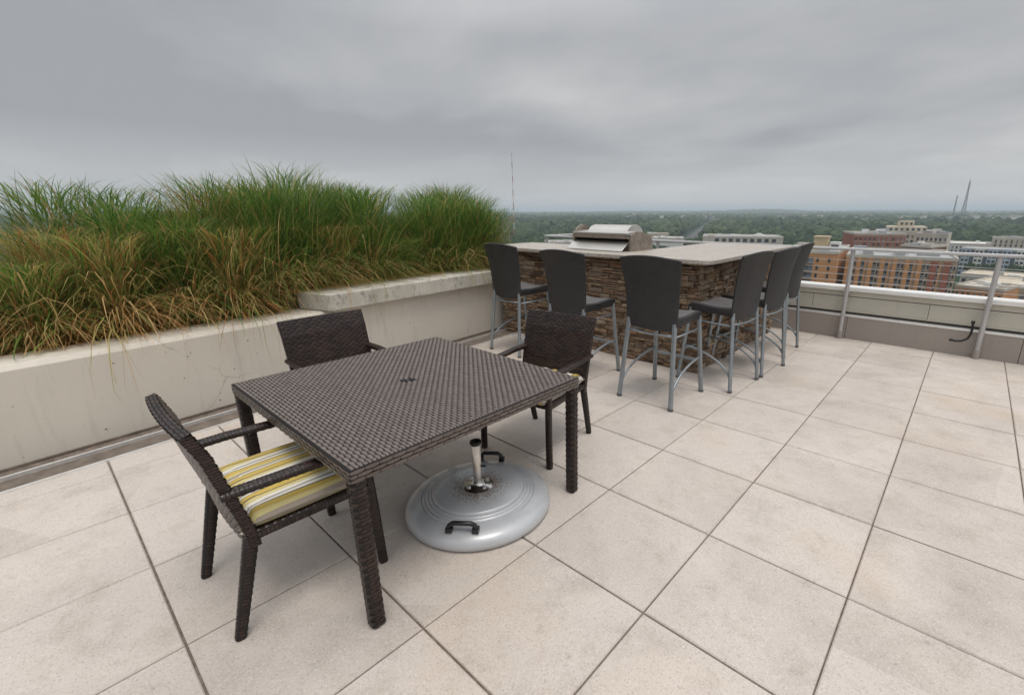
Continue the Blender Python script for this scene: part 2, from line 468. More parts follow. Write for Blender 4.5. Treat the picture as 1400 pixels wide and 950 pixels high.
# ------------------------------------------------------------------ wicker table
TX0, TX1, TY0, TY1, TZ = -1.44, -.125, -.745, .485, .69
def make_table():
    cx, cy = (TX0+TX1)/2, (TY0+TY1)/2; w, d = TX1-TX0, TY1-TY0
    t = empty('wicker_table', (cx, cy, 0), 0, 'square brown wicker dining table with a small umbrella hole in its top', 'table')
    r = .008
    top = weave(plane_P((-w/2+r, -d/2+r, TZ), (1, 0, 0), (0, 1, 0)), w-2*r, d-2*r, .0215, .0165, h=.0048)
    # cut centre hole
    Vt, Ft = top; cen = Vt[Ft].mean(1); keep = ~((np.abs(cen[:, 0]) < .022) & (np.abs(cen[:, 1]) < .026)); top = (Vt, Ft[keep])
    ah = .05
    ed = []
    for o_, eu, L in (((-w/2, -d/2, TZ-ah), (1, 0, 0), w), ((w/2, -d/2, TZ-ah), (0, 1, 0), d), ((w/2, d/2, TZ-ah), (-1, 0, 0), w), ((-w/2, d/2, TZ-ah), (0, -1, 0), d)):
        ed.append(weave(plane_P(o_, eu, (0, 0, 1)), L, ah, .027, .0160, h=.0036))
    wov('tabletop', [top]+ed, [box_core((-w/2+.002, -d/2+.002, TZ-ah), (w/2-.002, d/2-.002, TZ-.0005))], t, M['wicker'])
    inset = .029
    for sx in (-1, 1):
        for sy in (-1, 1):
            wv, co = limb([(sx*(w/2-inset), sy*(d/2-inset), TZ-.03), (sx*(w/2-inset), sy*(d/2-inset), .008)], .053, .053, (1, 0, 0), r=.012, pu=.022, pv=.0165, h=.0030)
            lg = wov('leg', [wv], [co], t)
            MB().lathe([(.022, 0), (.024, .012)], 16, (sx*(w/2-inset), sy*(d/2-inset), 0)).build('foot_cap', M['foot'], lg)
    b = MB()
    b.lathe([(.018, TZ+.0005), (.020, TZ+.003), (.015, TZ+.0035), (.014, TZ-.002), (.001, TZ-.002)], 24)
    b.build('hole_ring', M['frame_dk'], t, smooth=True)
    for q in (-1, 1): MB().box((q*.015, q*.022, TZ+.004), (.024, .024, .005)).build('hole_cover', M['void'], t)
    return t
make_table()

# ------------------------------------------------------------------ wicker armchairs
def make_armchair():
    t = empty('wicker_armchair')
    # rear legs + lower stiles
    for sx in (-1, 1):
        x = sx*.238
        wv, co = limb([(x, -.285, .0), (x+sx*.004, -.235, .20), (x+sx*.006, -.185, .40)], .034, .036, (1, 0, 0), r=.011, ends=(.040, .050))
        wov('leg', [wv], [co], t)
    for sx in (-1, 1):
        wv, co = limb([(sx*.268, .268, .0), (sx*.262, .262, .3), (sx*.258, .25, .575)], .038, .036, (1, 0, 0), r=.011)
        wov('leg', [wv], [co], t)
        wv, co = limb([(sx*.262, -.25, .60), (sx*.268, -.1, .60), (sx*.266, .12, .592), (sx*.258, .285, .58)], .052, .028, (1, 0, 0), r=.011)
        wov('armrest', [wv], [co], t)
    # backrest slab (curved profile), full width
    prof = np.array([(-.178, .36), (-.192, .45), (-.215, .55), (-.240, .65), (-.262, .75), (-.292, .83), (-.302, .852)])
    s = np.r_[0, np.cumsum(np.linalg.norm(np.diff(prof, axis=0), axis=1))]; L = s[-1]
    W = .535; th = .034
    def side(sign):
        def P(u, v):
            y = np.interp(v, s, prof[:, 0]); z = np.interp(v, s, prof[:, 1])
            e = .02
            ty = np.interp(np.minimum(v+e, L), s, prof[:, 0])-np.interp(np.maximum(v-e, 0), s, prof[:, 0]); tz = np.interp(np.minimum(v+e, L), s, prof[:, 1])-np.interp(np.maximum(v-e, 0), s, prof[:, 1])
            l = np.hypot(ty, tz); ny, nz = -tz/l*sign*-1, ty/l*sign*-1
            # outward normal: front (+y) for sign=1
            ny, nz = sign*tz/l, -sign*ty/l
            wk = 1.0 + .03*(v/L)
            bow = -.012*(1-(2*u/W-1)**2)
            pos = np.stack([(u-W/2)*wk, y+bow+ny*th/2, z+nz*th/2], 1)
            return pos, np.stack([np.zeros_like(u), ny, nz], 1)
        return P
    ws = [weave(side(1), W, L, .022, .0155, h=.0045), weave(side(-1), W, L, .022, .0155, h=.0045)]
    # edges: wrap along stile edges and top
    def edge(sx):
        def P(u, v):
            y = np.interp(v, s, prof[:, 0]); z = np.interp(v, s, prof[:, 1]); wk = 1.0 + .03*(v/L)
            return np.stack([sx*W/2*wk, y+(u-th/2), z], 1), np.stack([np.full_like(u, sx), u*0, u*0], 1)
        return P
    ws += [weave(edge(-1), th, L, .017, .0115), weave(edge(1), th, L, .017, .0115)]
    wt = W*1.03
    yt, zt = prof[-1]
    def ptop(u, v):
        bow = -.012*(1-(2*u/wt-1)**2)
        return np.stack([u-wt/2, yt+bow+(v-th/2)*.97, np.full_like(u, zt+.002)+(v-th/2)*.3], 1), np.stack([u*0, u*0, u*0+1], 1)
    ws.append(weave(ptop, wt, th, .024, .0115))
    # core
    cv, cf = [], []
    NU = 10
    for sg in (1, -1):
        for v in s:
            u = np.linspace(0, W, NU); p, n = side(sg)(u, np.full(NU, v)); cv.append(p-n*.0015)
    cv = np.concatenate(cv); ns = len(s); o2 = ns*NU
    for i in range(ns-1):
        for k in range(NU-1):
            a = i*NU+k; cf.append([a, a+1, a+NU+1, a+NU]); a += o2; cf.append([a, a+NU, a+NU+1, a+1])
        for k in (0, NU-1):
            a = i*NU+k; cf.append([a, a+NU, a+NU+o2, a+o2])
    for i in (0, ns-1):
        for k in range(NU-1):
            a = i*NU+k; cf.append([a, a+1, a+1+o2, a+o2])
    wov('backrest', ws, [(cv, np.array(cf))], t)
    # seat frame
    pf = []
    for a, b_ in (((-.245, .24, .40), (.245, .24, .40)), ((-.25, -.17, .40), (-.255, .25, .40)), ((.25, -.17, .40), (.255, .25, .40)), ((-.24, -.17, .40), (.24, -.17, .40))):
        sd = (0, 1, 0) if abs(a[1]-b_[1]) < .1 else (1, 0, 0)
        wv, co = limb([a, b_], .030, .038, sd, r=.009); pf.append((wv, co))
    wov('seat_frame', [p[0] for p in pf], [p[1] for p in pf], t)
    MB().box((0, .035, .408), (.47, .39, .012)).build('seat_webbing', M['frame_dk'], t)
    # cushion
    n = 26; V_ = []; F_ = []
    cw, cd, ch = .525, .49, .088; cy, cz = .06, .450
    for lay in (1, -1):
        for i in range(n+1):
            for j in range(n+1):
                a, b_ = 2*i/n-1, 2*j/n-1
                e = max(abs(a), abs(b_))
                th_ = (1-min(1, e)**12)**.5*(.84+.16*(1-a*a)*(1-b_*b_))
                rx = 1-.03*(abs(b_)**4); ry = 1-.03*(abs(a)**4)
                ln = .006*math.sin(a*19+b_*2)*(1 if e > .7 else .25) * (lay > 0)
                V_.append((a*cw/2*rx, cy+b_*cd/2*ry, cz+lay*(ch/2*th_)+ln*th_))
    o = (n+1)**2
    for i in range(n):
        for j in range(n):
            a = i*(n+1)+j; F_.append((a, a+n+1, a+n+2, a+1)); F_.append((o+a, o+a+1, o+a+n+2, o+a+n+1))
    mb = MB().add(V_, F_); cu = mb.build('cushion', M['fabric'], t, smooth=True)
    # piping
    for lay in (1,):
        pp = [(sx*cw/2*.985, cy+sy*cd/2*.985, cz) for sx, sy in ((-1, -1), (1, -1), (1, 1), (-1, 1), (-1, -1))]
        MB().tube(pp, .0045, 6).build('piping', M['fabric'], cu, smooth=True)
    for sx in (-1, 1):
        tb = MB()
        for q in range(3):
            pts = [(sx*.215, -.165, .455)]
            an = -.4+q*.5
            for k in range(1, 5): pts.append((sx*(.215+.012*k*math.cos(an)), -.165-.013*k, .455+.012*math.sin(k*1.2+q)-.004*k))
            tb.tube(pts, .006, 5, ry=.0025)
        tb.build('tie_strap', M['fabric'], cu, smooth=True)
    return t
chair = make_armchair()
tag(chair, 'brown wicker armchair left of the table with its yellow striped cushion in full view', 'armchair', 'wicker armchairs around the table')
chair.location = (-.725, -.795, 0)
c2 = copy_tree(chair, label='brown wicker armchair between the table and the planter wall, only its back and arms showing')
c2.location = (-1.70, -.045, 0); c2.rotation_euler[2] = -PI/2
c3 = copy_tree(chair, label='brown wicker armchair at the far side of the table, just before the bar stools')
c3.location = (-.725, .775, 0); c3.rotation_euler[2] = PI+R(9)

# ------------------------------------------------------------------ umbrella base
def make_umb():
    t = empty('umbrella_base', (-.455, .03, 0), R(38), 'round silver umbrella base with two black handles and a rusty short pole under the table', 'umbrella base')
    pr = [(.0, .0), (.345, .0), (.366, .006), (.374, .02), (.373, .036), (.362, .056), (.342, .071), (.310, .083), (.292, .088), (.288, .084), (.284, .093), (.274, .0955), (.270, .0925), (.266, .100), (.257, .1025), (.253, .0995), (.249, .107), (.240, .109), (.236, .106), (.232, .1165), (.224, .1205), (.18, .123), (.10, .125), (.03, .126), (.001, .126)]
    MB().lathe(pr[1:], 96).build('weight', M['umb'], t, auto=50)
    fl = MB().lathe([(.078, .121), (.078, .126), (.070, .130), (.045, .133), (.034, .142), (.030, .15), (.0, .15)], 40).build('flange', M['chrome'], t, auto=40)
    for k in range(4):
        a = PI/4+k*PI/2
        MB().lathe([(.011, .128), (.011, .136), (.0085, .139), (.001, .139)], 6, (.057*math.cos(a), .057*math.sin(a), 0)).build('bolt', M['chrome'], fl)
    p = MB().lathe([(.0225, .14), (.0225, .37), (.0215, .372), (.0195, .372), (.0195, .30), (.001, .30)], 28).build('pole', M['chrome'], t, auto=40)
    MB().lathe([(.0235, .365), (.029, .372), (.031, .382), (.029, .387), (.021, .387), (.0205, .35), (.001, .345)], 28).build('collar', M['blackpl'], p, smooth=True)
    MB().tube([(.02, 0, .24), (.045, 0, .24)], .006, 10).build('tightening_screw', M['blackpl'], p)
    for s_ in (-1, 1):
        h = MB(); y = s_*.318
        h.box((-.062, y, .094), (.03, .03, .022)).box((.062, y, .094), (.03, .03, .022))
        h.tube([(-.066, y, .098), (-.058, y, .118), (-.042, y+s_*.004, .131), (.042, y+s_*.004, .131), (.058, y, .118), (.066, y, .098)], .0115, 10)
        h.build('handle', M['blackpl'], t, auto=40)
    t.scale = (1.03, 1.03, 1.0)
    return t
make_umb()

# ------------------------------------------------------------------ bar stools
def make_stool():
    t = empty('bar_stool')
    legm = M['legs']
    # local: faces +y. back feet y -.275, front feet y +.285
    backf = {s_: (s_*.252, -.275, 0) for s_ in (-1, 1)}; backt = {s_: (s_*.212, -.215, .70) for s_ in (-1, 1)}
    frf = {s_: (s_*.240, .285, 0) for s_ in (-1, 1)}; frt = {s_: (s_*.205, .205, .70) for s_ in (-1, 1)}
    lerp = lambda a, b, k: tuple(a[i]+(b[i]-a[i])*k for i in range(3))
    for s_ in (-1, 1):
        for f, tt in ((backf, backt), (frf, frt)):
            mb = MB(); p0, p1 = f[s_], tt[s_]
            mb.tube([lerp(p0, p1, .012), lerp(p0, p1, .5), p1], .0155, 12, ry=.021)
            lg = mb.build('leg', legm, t, auto=50)
            MB().tube([p0, lerp(p0, p1, .03)], .018, 12, ry=.0235).build('rubber_foot', M['foot'], lg, auto=50)
    # side arches: from low on rear leg curving up to front leg
    for s_ in (-1, 1):
        a = Vector(lerp(backf[s_], backt[s_], .10)); b = Vector(lerp(frf[s_], frt[s_], .47))
        pts = []
        for k in range(13):
            q = k/12*PI/2
            y = a.y+(b.y-a.y)*(1-math.cos(q)); z = a.z+(b.z-a.z)*math.sin(q)
            pts.append((a.x+(b.x-a.x)*(k/12), y, z))
        MB().tube(pts, .0105, 8).build('side_brace', legm, t, smooth=True)
    a = lerp(frf[-1], frt[-1], .42); b = lerp(frf[1], frt[1], .42)
    MB().tube([a, b], .013, 10).build('footrest', legm, t, auto=50)
    a = lerp(backf[-1], backt[-1], .86); b = lerp(backf[1], backt[1], .86)
    MB().tube([a, (a[0]*.5, a[1], a[2]-.008), (0, a[1], a[2]-.014), (b[0]*.5, b[1], b[2]-.008), b], .009, 8).build('stretcher', legm, t, smooth=True)
    for s_ in (-1, 1):
        a = lerp(backf[s_], backt[s_], .84); b = lerp(frf[s_], frt[s_], .84)
        MB().tube([a, b], .008, 8).build('stretcher', legm, t, smooth=True)
    # seat: shaped slab with apron
    nx, ny = 18, 18; V_, F_ = [], []
    W0, W1 = .475, .445; D0, D1 = -.225, .235
    def seat(i, j, lay):
        a, b = 2*i/nx-1, j/ny
        w = (W0+(W1-W0)*b)/2; e = max(abs(a), abs(2*b-1))
        z = .735+.018*(a*a)-.012*math.exp(-((b-.4)/.3)**2)
        if b > .8: z -= .018*((b-.8)/.2)**2
        z -= .010*max(0, (e-.9)/.1)**2
        return (a*w*(1-.02*b**6), D0+(D1-D0)*b, z)
    for i in range(nx+1):
        for j in range(ny+1): V_.append(seat(i, j, 1))
    for i in range(nx):
        for j in range(ny):
            a = i*(ny+1)+j; F_.append((a, a+ny+1, a+ny+2, a+1))
    # apron ring
    ring = [(i, 0) for i in range(nx)] + [(nx, j) for j in range(ny)] + [(i, ny) for i in range(nx, 0, -1)] + [(0, j) for j in range(ny, 0, -1)]
    b0 = len(V_); n = len(ring)
    for (i, j) in ring:
        p = seat(i, j, 1); V_.append((p[0]*1.0, p[1], .672))
    for k in range(n):
        i, j = ring[k]; i2, j2 = ring[(k+1) % n]
        F_.append((i*(ny+1)+j, b0+k, b0+(k+1) % n, i2*(ny+1)+j2))
    F_.append(tuple(range(b0, b0+n))[::-1])
    sb = MB().add(V_, F_); sb.m = [0 if (q < nx*ny and 0 < q//ny < nx-1 and 0 < q % ny < ny-1) else 1 for q in range(len(F_))]
    sb.build('seat', [M['seat_top'], M['shell']], t, bevel=.007, auto=None, smooth=True, recalc=True).modifiers.new('es', 'EDGE_SPLIT').split_angle = R(60)
    # back shell: curved sheet, solidified
    nu, nv = 20, 18; V_, F_ = [], []
    for j in range(nv+1):
        v = j/nv
        for i in range(nu+1):
            u = 2*i/nu-1
            z = .625+(1.222-.625)*v
            w = .235 + .006*v + .036*v*v
            y = -.228 - .055*v - .055*v**3
            if v < .16: y += .0; w -= .022*((.16-v)/.16)**2
            y += .052*(abs(u)**2.4)*(.35+.65*v)
            z -= .030*(u*u)*(v**4)
            z += .030*(abs(u)**3)*((1-v)**6)
            V_.append((u*w, y, z))
    for j in range(nv):
        for i in range(nu):
            a = j*(nu+1)+i; F_.append((a, a+1, a+nu+2, a+nu+1))
    o = MB().add(V_, F_).build('backrest', M['shell'], t, smooth=True)
    md = o.modifiers.new('sol', 'SOLIDIFY'); md.thickness = .019; md.offset = 0
    md = o.modifiers.new('bev', 'BEVEL'); md.width = .006; md.segments = 2; md.limit_method = 'ANGLE'; md.angle_limit = R(50)
    return t
stool = make_stool()
tag(stool, 'dark bar stool at the planter end of the counter, nearest the grass', 'bar stool', 'bar stools around the counter')
st = [((-2.47, 2.30, 0), R(-3), None),
      ((-1.41, 2.09, 0), R(-3), 'dark bar stool at the counter directly behind the far wicker chair'),
      ((-.515, 2.09, 0), R(-1), 'dark bar stool at the counter front nearest the outer corner, whole back in view'),
      ((-.30, 2.78, 0), R(83), 'dark bar stool on the side of the counter closest to the corner, seat showing'),
      ((-.235, 3.37, 0), R(84), 'middle one of the three dark bar stools along the side of the counter'),
      ((-.30, 4.16, 0), R(90), 'dark bar stool on the side of the counter nearest the railing')]
for k, (loc, rz, lab) in enumerate(st):
    o = stool if k == 0 else copy_tree(stool, label=lab)
    o.location = loc; o.rotation_euler[2] = rz

# ------------------------------------------------------------------ bar counter
IX0, IX1, IY0, IY1 = -3.35, -.54, 2.80, 5.0      # outer faces
def make_counter():
    t = empty('bar_counter', (0, 0, 0), 0, 'L shaped outdoor bar counter faced with brown ledge stone under a speckled granite top', 'bar counter')
    H = 1.078
    core = MB()
    core.prism([(IX0, IY0+.03), (IX1-.03, IY0+.03), (IX1-.03, IY1), (-1.28, IY1), (-1.28, 3.45), (IX0, 3.45)], 0, H-.002)
    core.build('core', M['mortar'], t)
    V = MB()
    def stones(o, ex, L, nrm, seed):
        rd = random.Random(seed); o = Vector(o); ex = Vector(ex); nrm = Vector(nrm)
        z = 0.004
        while z < H-.008:
            h = rd.choice((.026, .034, .042, .05, .06)); h = min(h, H-.002-z)
            if H-z-h < .015: h = H-.002-z
            x = -rd.random()*.1
            while x < L:
                l = rd.uniform(.05, .20) if h > .036 else rd.uniform(.09, .26)
                a, b = max(0, x), min(L, x+l)
                if b-a > .015:
                    sub = 2 if (h > .04 and rd.random() < .35) else 1
                    for q in range(sub):
                        z0 = z+h*q/sub; z1 = z+h*(q+1)/sub
                        d = rd.uniform(.006, .044); g = .0026
                        # front face with jitter
                        def pt(xx, zz, dd): return o+ex*xx+nrm*dd+Vector((0, 0, zz))
                        nx_ = max(2, int((b-a)/.04))
                        vs = []
                        for zz, fr in ((z0+g, 0), (z0+(z1-z0)*.3, 1), (z0+(z1-z0)*.72, 1), (z1-g, 0)):
                            for i in range(nx_+1):
                                xx = a+g+(b-a-2*g)*i/nx_
                                e = (0 if i in (0, nx_) else 1)
                                dd = d*(.72 if not fr or not e else 1)+rd.uniform(-.004, .004)
                                vs.append(pt(xx, zz+rd.uniform(-.0015, .0015), dd))
                        back = []
                        fs = []; w = nx_+1
                        for r_ in range(3):
                            for i in range(nx_): fs.append((r_*w+i, r_*w+i+1, (r_+1)*w+i+1, (r_+1)*w+i))
                        # sides back to wall
                        ringi = list(range(w)) + [w+nx_, 2*w+nx_] + list(range(3*w+nx_, 3*w-1, -1)) + [2*w, w]
                        b0 = len(vs)
                        for ri in ringi:
                            p = vs[ri]; vs.append(p-nrm*((p-o).dot(nrm)+.02))
                        m = len(ringi)
                        for k in range(m): fs.append((ringi[(k+1) % m], ringi[k], b0+k, b0+(k+1) % m))
                        V.add(vs, fs)
                x += l
            z += h
    stones((IX0, IY0, 0), (1, 0, 0), IX1-IX0, (0, -1, 0), 3)
    stones((IX1, IY0-.02, 0), (0, 1, 0), IY1-IY0+.02, (1, 0, 0), 5)
    V.build('stone_veneer', M['stone'], t)
    top = MB()
    z0, z1 = H, 1.118
    xa, xb, ya, yb = -3.5, -.40, 2.645, 5.06
    top.prism([(xa, ya), (xb-.06, ya), (xb, ya+.06), (xb, yb), (-1.50, yb), (-1.50, 3.52), (xa, 3.52)], z0, z1)
    top.build('countertop', M['granite'], t, bevel=.006)
    # stucco inner faces
    return t
make_counter()

# ------------------------------------------------------------------ built-in grill
def make_grill():
    t = empty('gas_grill', (-1.905, 3.02, 1.118), 0, 'stainless steel gas grill with a rounded hood set into the counter top', 'grill')
    W = .80
    # base body
    MB().box2((-W/2+.02, .03, 0), (W/2-.02, .42, .10)).build('firebox', M['steel_dk'], t, bevel=.004)
    # side caps: quarter round profile  (y,z)
    def capprof(k=14, s=1.0):
        pts = [(.0, .0), (-.0, .175)]
        for i in range(k+1):
            a = PI/2*(1-i/k)
            pts.append((.10+.36*math.cos(a)*s, .06+.15*math.sin(a)*s))
        pts.append((.46, .0)); return pts
    for s_ in (-1, 1):
        MB().extr(capprof(), 'x', s_*(W/2)-.014, s_*(W/2)+.014).build('side_panel', M['steel_dk'], t, bevel=.003, recalc=True)
    # rear vent: top plate, band, slot, sloping plate
    MB().extr([(-.03, .182), (-.03, .196), (.14, .214), (.14, .20)], 'x', -W/2+.016, W/2-.016).build('top_plate', M['steel'], t, bevel=.002, recalc=True)
    MB().box2((-W/2+.016, -.028, .135), (W/2-.016, -.014, .181)).build('rear_band', M['steel_dk'], t, bevel=.002)
    MB().box2((-W/2+.016, .05, .06), (W/2-.016, .06, .135)).build('vent_slot', M['void'], t)
    MB().extr([(-.11, .004), (-.11, .012), (.0, .088), (.005, .080)], 'x', -W/2-.01, W/2-.03).build('rear_plate', M['steel'], t, bevel=.002, recalc=True)
    # hood: barrel
    k = 18; out = []; inn = []
    for i in range(k+1):
        a = R(8)+(PI-R(16))*i/k
        out.append((.27+.175*math.cos(a), .15+.125*math.sin(a)))
    hd = MB().extr(out, 'x', -W/2+.13, W/2-.13, 0).build('hood', M['steel'], t, recalc=True, auto=30)
    for x in (W/2-.130,):
        MB().extr([(.27+(y-.27)*1.03, .15+(z-.15)*1.04) for y, z in out], 'x', x, x+.016).build('hood_end', M['steel'], hd, recalc=True, bevel=.002)
    MB().extr([(.12+(y-.27)*.85, .16+(z-.15)*.92) for y, z in out], 'x', -W/2+.03, -W/2+.052).build('hood_end', M['steel_dk'], hd, recalc=True, bevel=.002)
    MB().tube([(-W/2+.12, .475, .16), (W/2-.18, .475, .16)], .012, 10).build('handle', M['steel'], hd, smooth=True)
    return t
make_grill()

# ------------------------------------------------------------------ deck pavers
WS = -.1                                   # planter wall runs slightly off the paver grid
def wallx(y, off=0): return -3.08+WS*(y+1)+off
def make_deck():
    bm = bmesh.new(); T = .61
    rd = random.Random(4)
    x = -6
    for i in range(-6, 13):
        for j in range(-9, 9):
            g = .0030
            x0, x1 = i*T+g, (i+1)*T-.0030; y0, y1 = j*T+.0042, (j+1)*T-.0042
            y1 = min(y1, 5.235)
            dz = rd.uniform(-.0014, .0)
            tilt = [rd.uniform(-.0016, .0016) for _ in range(4)]
            c = rd.uniform(.003, .0055)
            lo = [bm.verts.new(p) for p in ((x0, y0, -.05), (x1, y0, -.05), (x1, y1, -.05), (x0, y1, -.05))]
            mi = [bm.verts.new((p.co.x, p.co.y, -c+dz)) for p in lo]
            hi = [bm.verts.new((p.co.x+(c if q in (0, 3) else -c), p.co.y+(c if q < 2 else -c), dz+tilt[q])) for q, p in enumerate(lo)]
            for A, B in ((lo, mi), (mi, hi)):
                for q in range(4): bm.faces.new((A[q], A[(q+1) % 4], B[(q+1) % 4], B[q]))
            bm.faces.new(hi)
    p = Vector((wallx(0, .40), 0, 0)); nrm = Vector((-1, WS, 0)).normalized()
    bmesh.ops.bisect_plane(bm, geom=bm.verts[:]+bm.edges[:]+bm.faces[:], plane_co=p, plane_no=nrm, clear_outer=True)
    me = bpy.data.meshes.new('roof_deck'); bm.to_mesh(me); bm.free(); me.materials.append(M['paver'])
    o = bpy.data.objects.new('roof_deck', me); COL.objects.link(o); tag(o, 'beige square concrete pavers with dark open joints', 'floor', kind='structure')
    b = MB().box2((-5.2, -6, -.06), (8.2, 5.6, -.011)).build('deck_bed', M['under']); tag(b, 'dark bed seen through the paver joints', 'floor', kind='structure')
make_deck()

# everything in the planter frame: local x across, local y along the wall
PW = (wallx(0), 0, 0); PR = math.atan2(-WS, 1)
Y0P, Y1P = -5.5, 3.02
pl = empty('planter_wall', PW, PR, 'long low off white planter wall with cracks and stains below the tall grass', 'planter wall')
MB().extr([(0, -.05), (0, .606), (-.028, .636), (-.36, .636), (-.36, .05), (-.36, -.05)], 'y', Y0P, .55).build('low_wall', M['wall'], pl, recalc=True, bevel=.004)
MB().box2((-.36, .552, -.05), (0, Y1P, .640)).build('high_wall', M['wall'], pl, bevel=.003)
MB().box2((-2.0, Y0P, -.05), (-1.75, Y1P+.6, .75)).build('rear_wall', M['wall'], pl, bevel=.003)
MB().prism([(.095, .49), (.095, Y1P-.21), (-.47, Y1P-.21), (-.47, .44), (-.30, .38), (.07, .465)], .642, .800).build('coping', M['coping'], pl, bevel=.010, bseg=3)
so = MB()
g = 26
so_v = []; so_f = []
for i in range(g+1):
    for j in range(90):
        xx = -1.76+(1.76-.355)*i/g; yy = Y0P+(Y1P+.6-Y0P)*j/89
        so_v.append((xx, yy, .57+.03*math.sin(i*1.7+j*.9)+random.uniform(-.015, .015)))
for i in range(g):
    for j in range(89):
        a = i*90+j; so_f.append((a, a+90, a+91, a+1))
o = MB().add(so_v, so_f).build('planter_soil', M['soil'], smooth=True); o.location = PW; o.rotation_euler[2] = PR
tag(o, 'dark soil of the planter', 'soil', kind='structure')

# gutter strip with two metal edge rails
gt = empty('drain_channel', PW, PR, 'brown drain channel with two bright metal edges along the planter wall foot', 'drain channel')
MB().box2((.002, Y0P, -.06), (.40, Y1P-.2, -.012)).build('channel_bed', M['gutter'], gt)
MB().box2((.004, Y0P, -.012), (.022, Y1P-.2, .006)).build('wall_flashing', M['gutter'], gt)
for x0, w, h in ((.155, .018, .014), (.380, .018, .010)):
    MB().box2((x0, Y0P, -.012), (x0+w, Y1P-.2, h)).build('metal_edge', M['alu'], gt, bevel=.0015)
    MB().box2((x0-.024, Y0P, -.012), (x0-.004, Y1P-.2, h-.008)).build('metal_edge', M['steel_dk'], gt, bevel=.0015)
MB().box2((.20, Y0P, -.012), (.36, Y1P-.2, -.004)).build('grate', M['gutter'], gt)

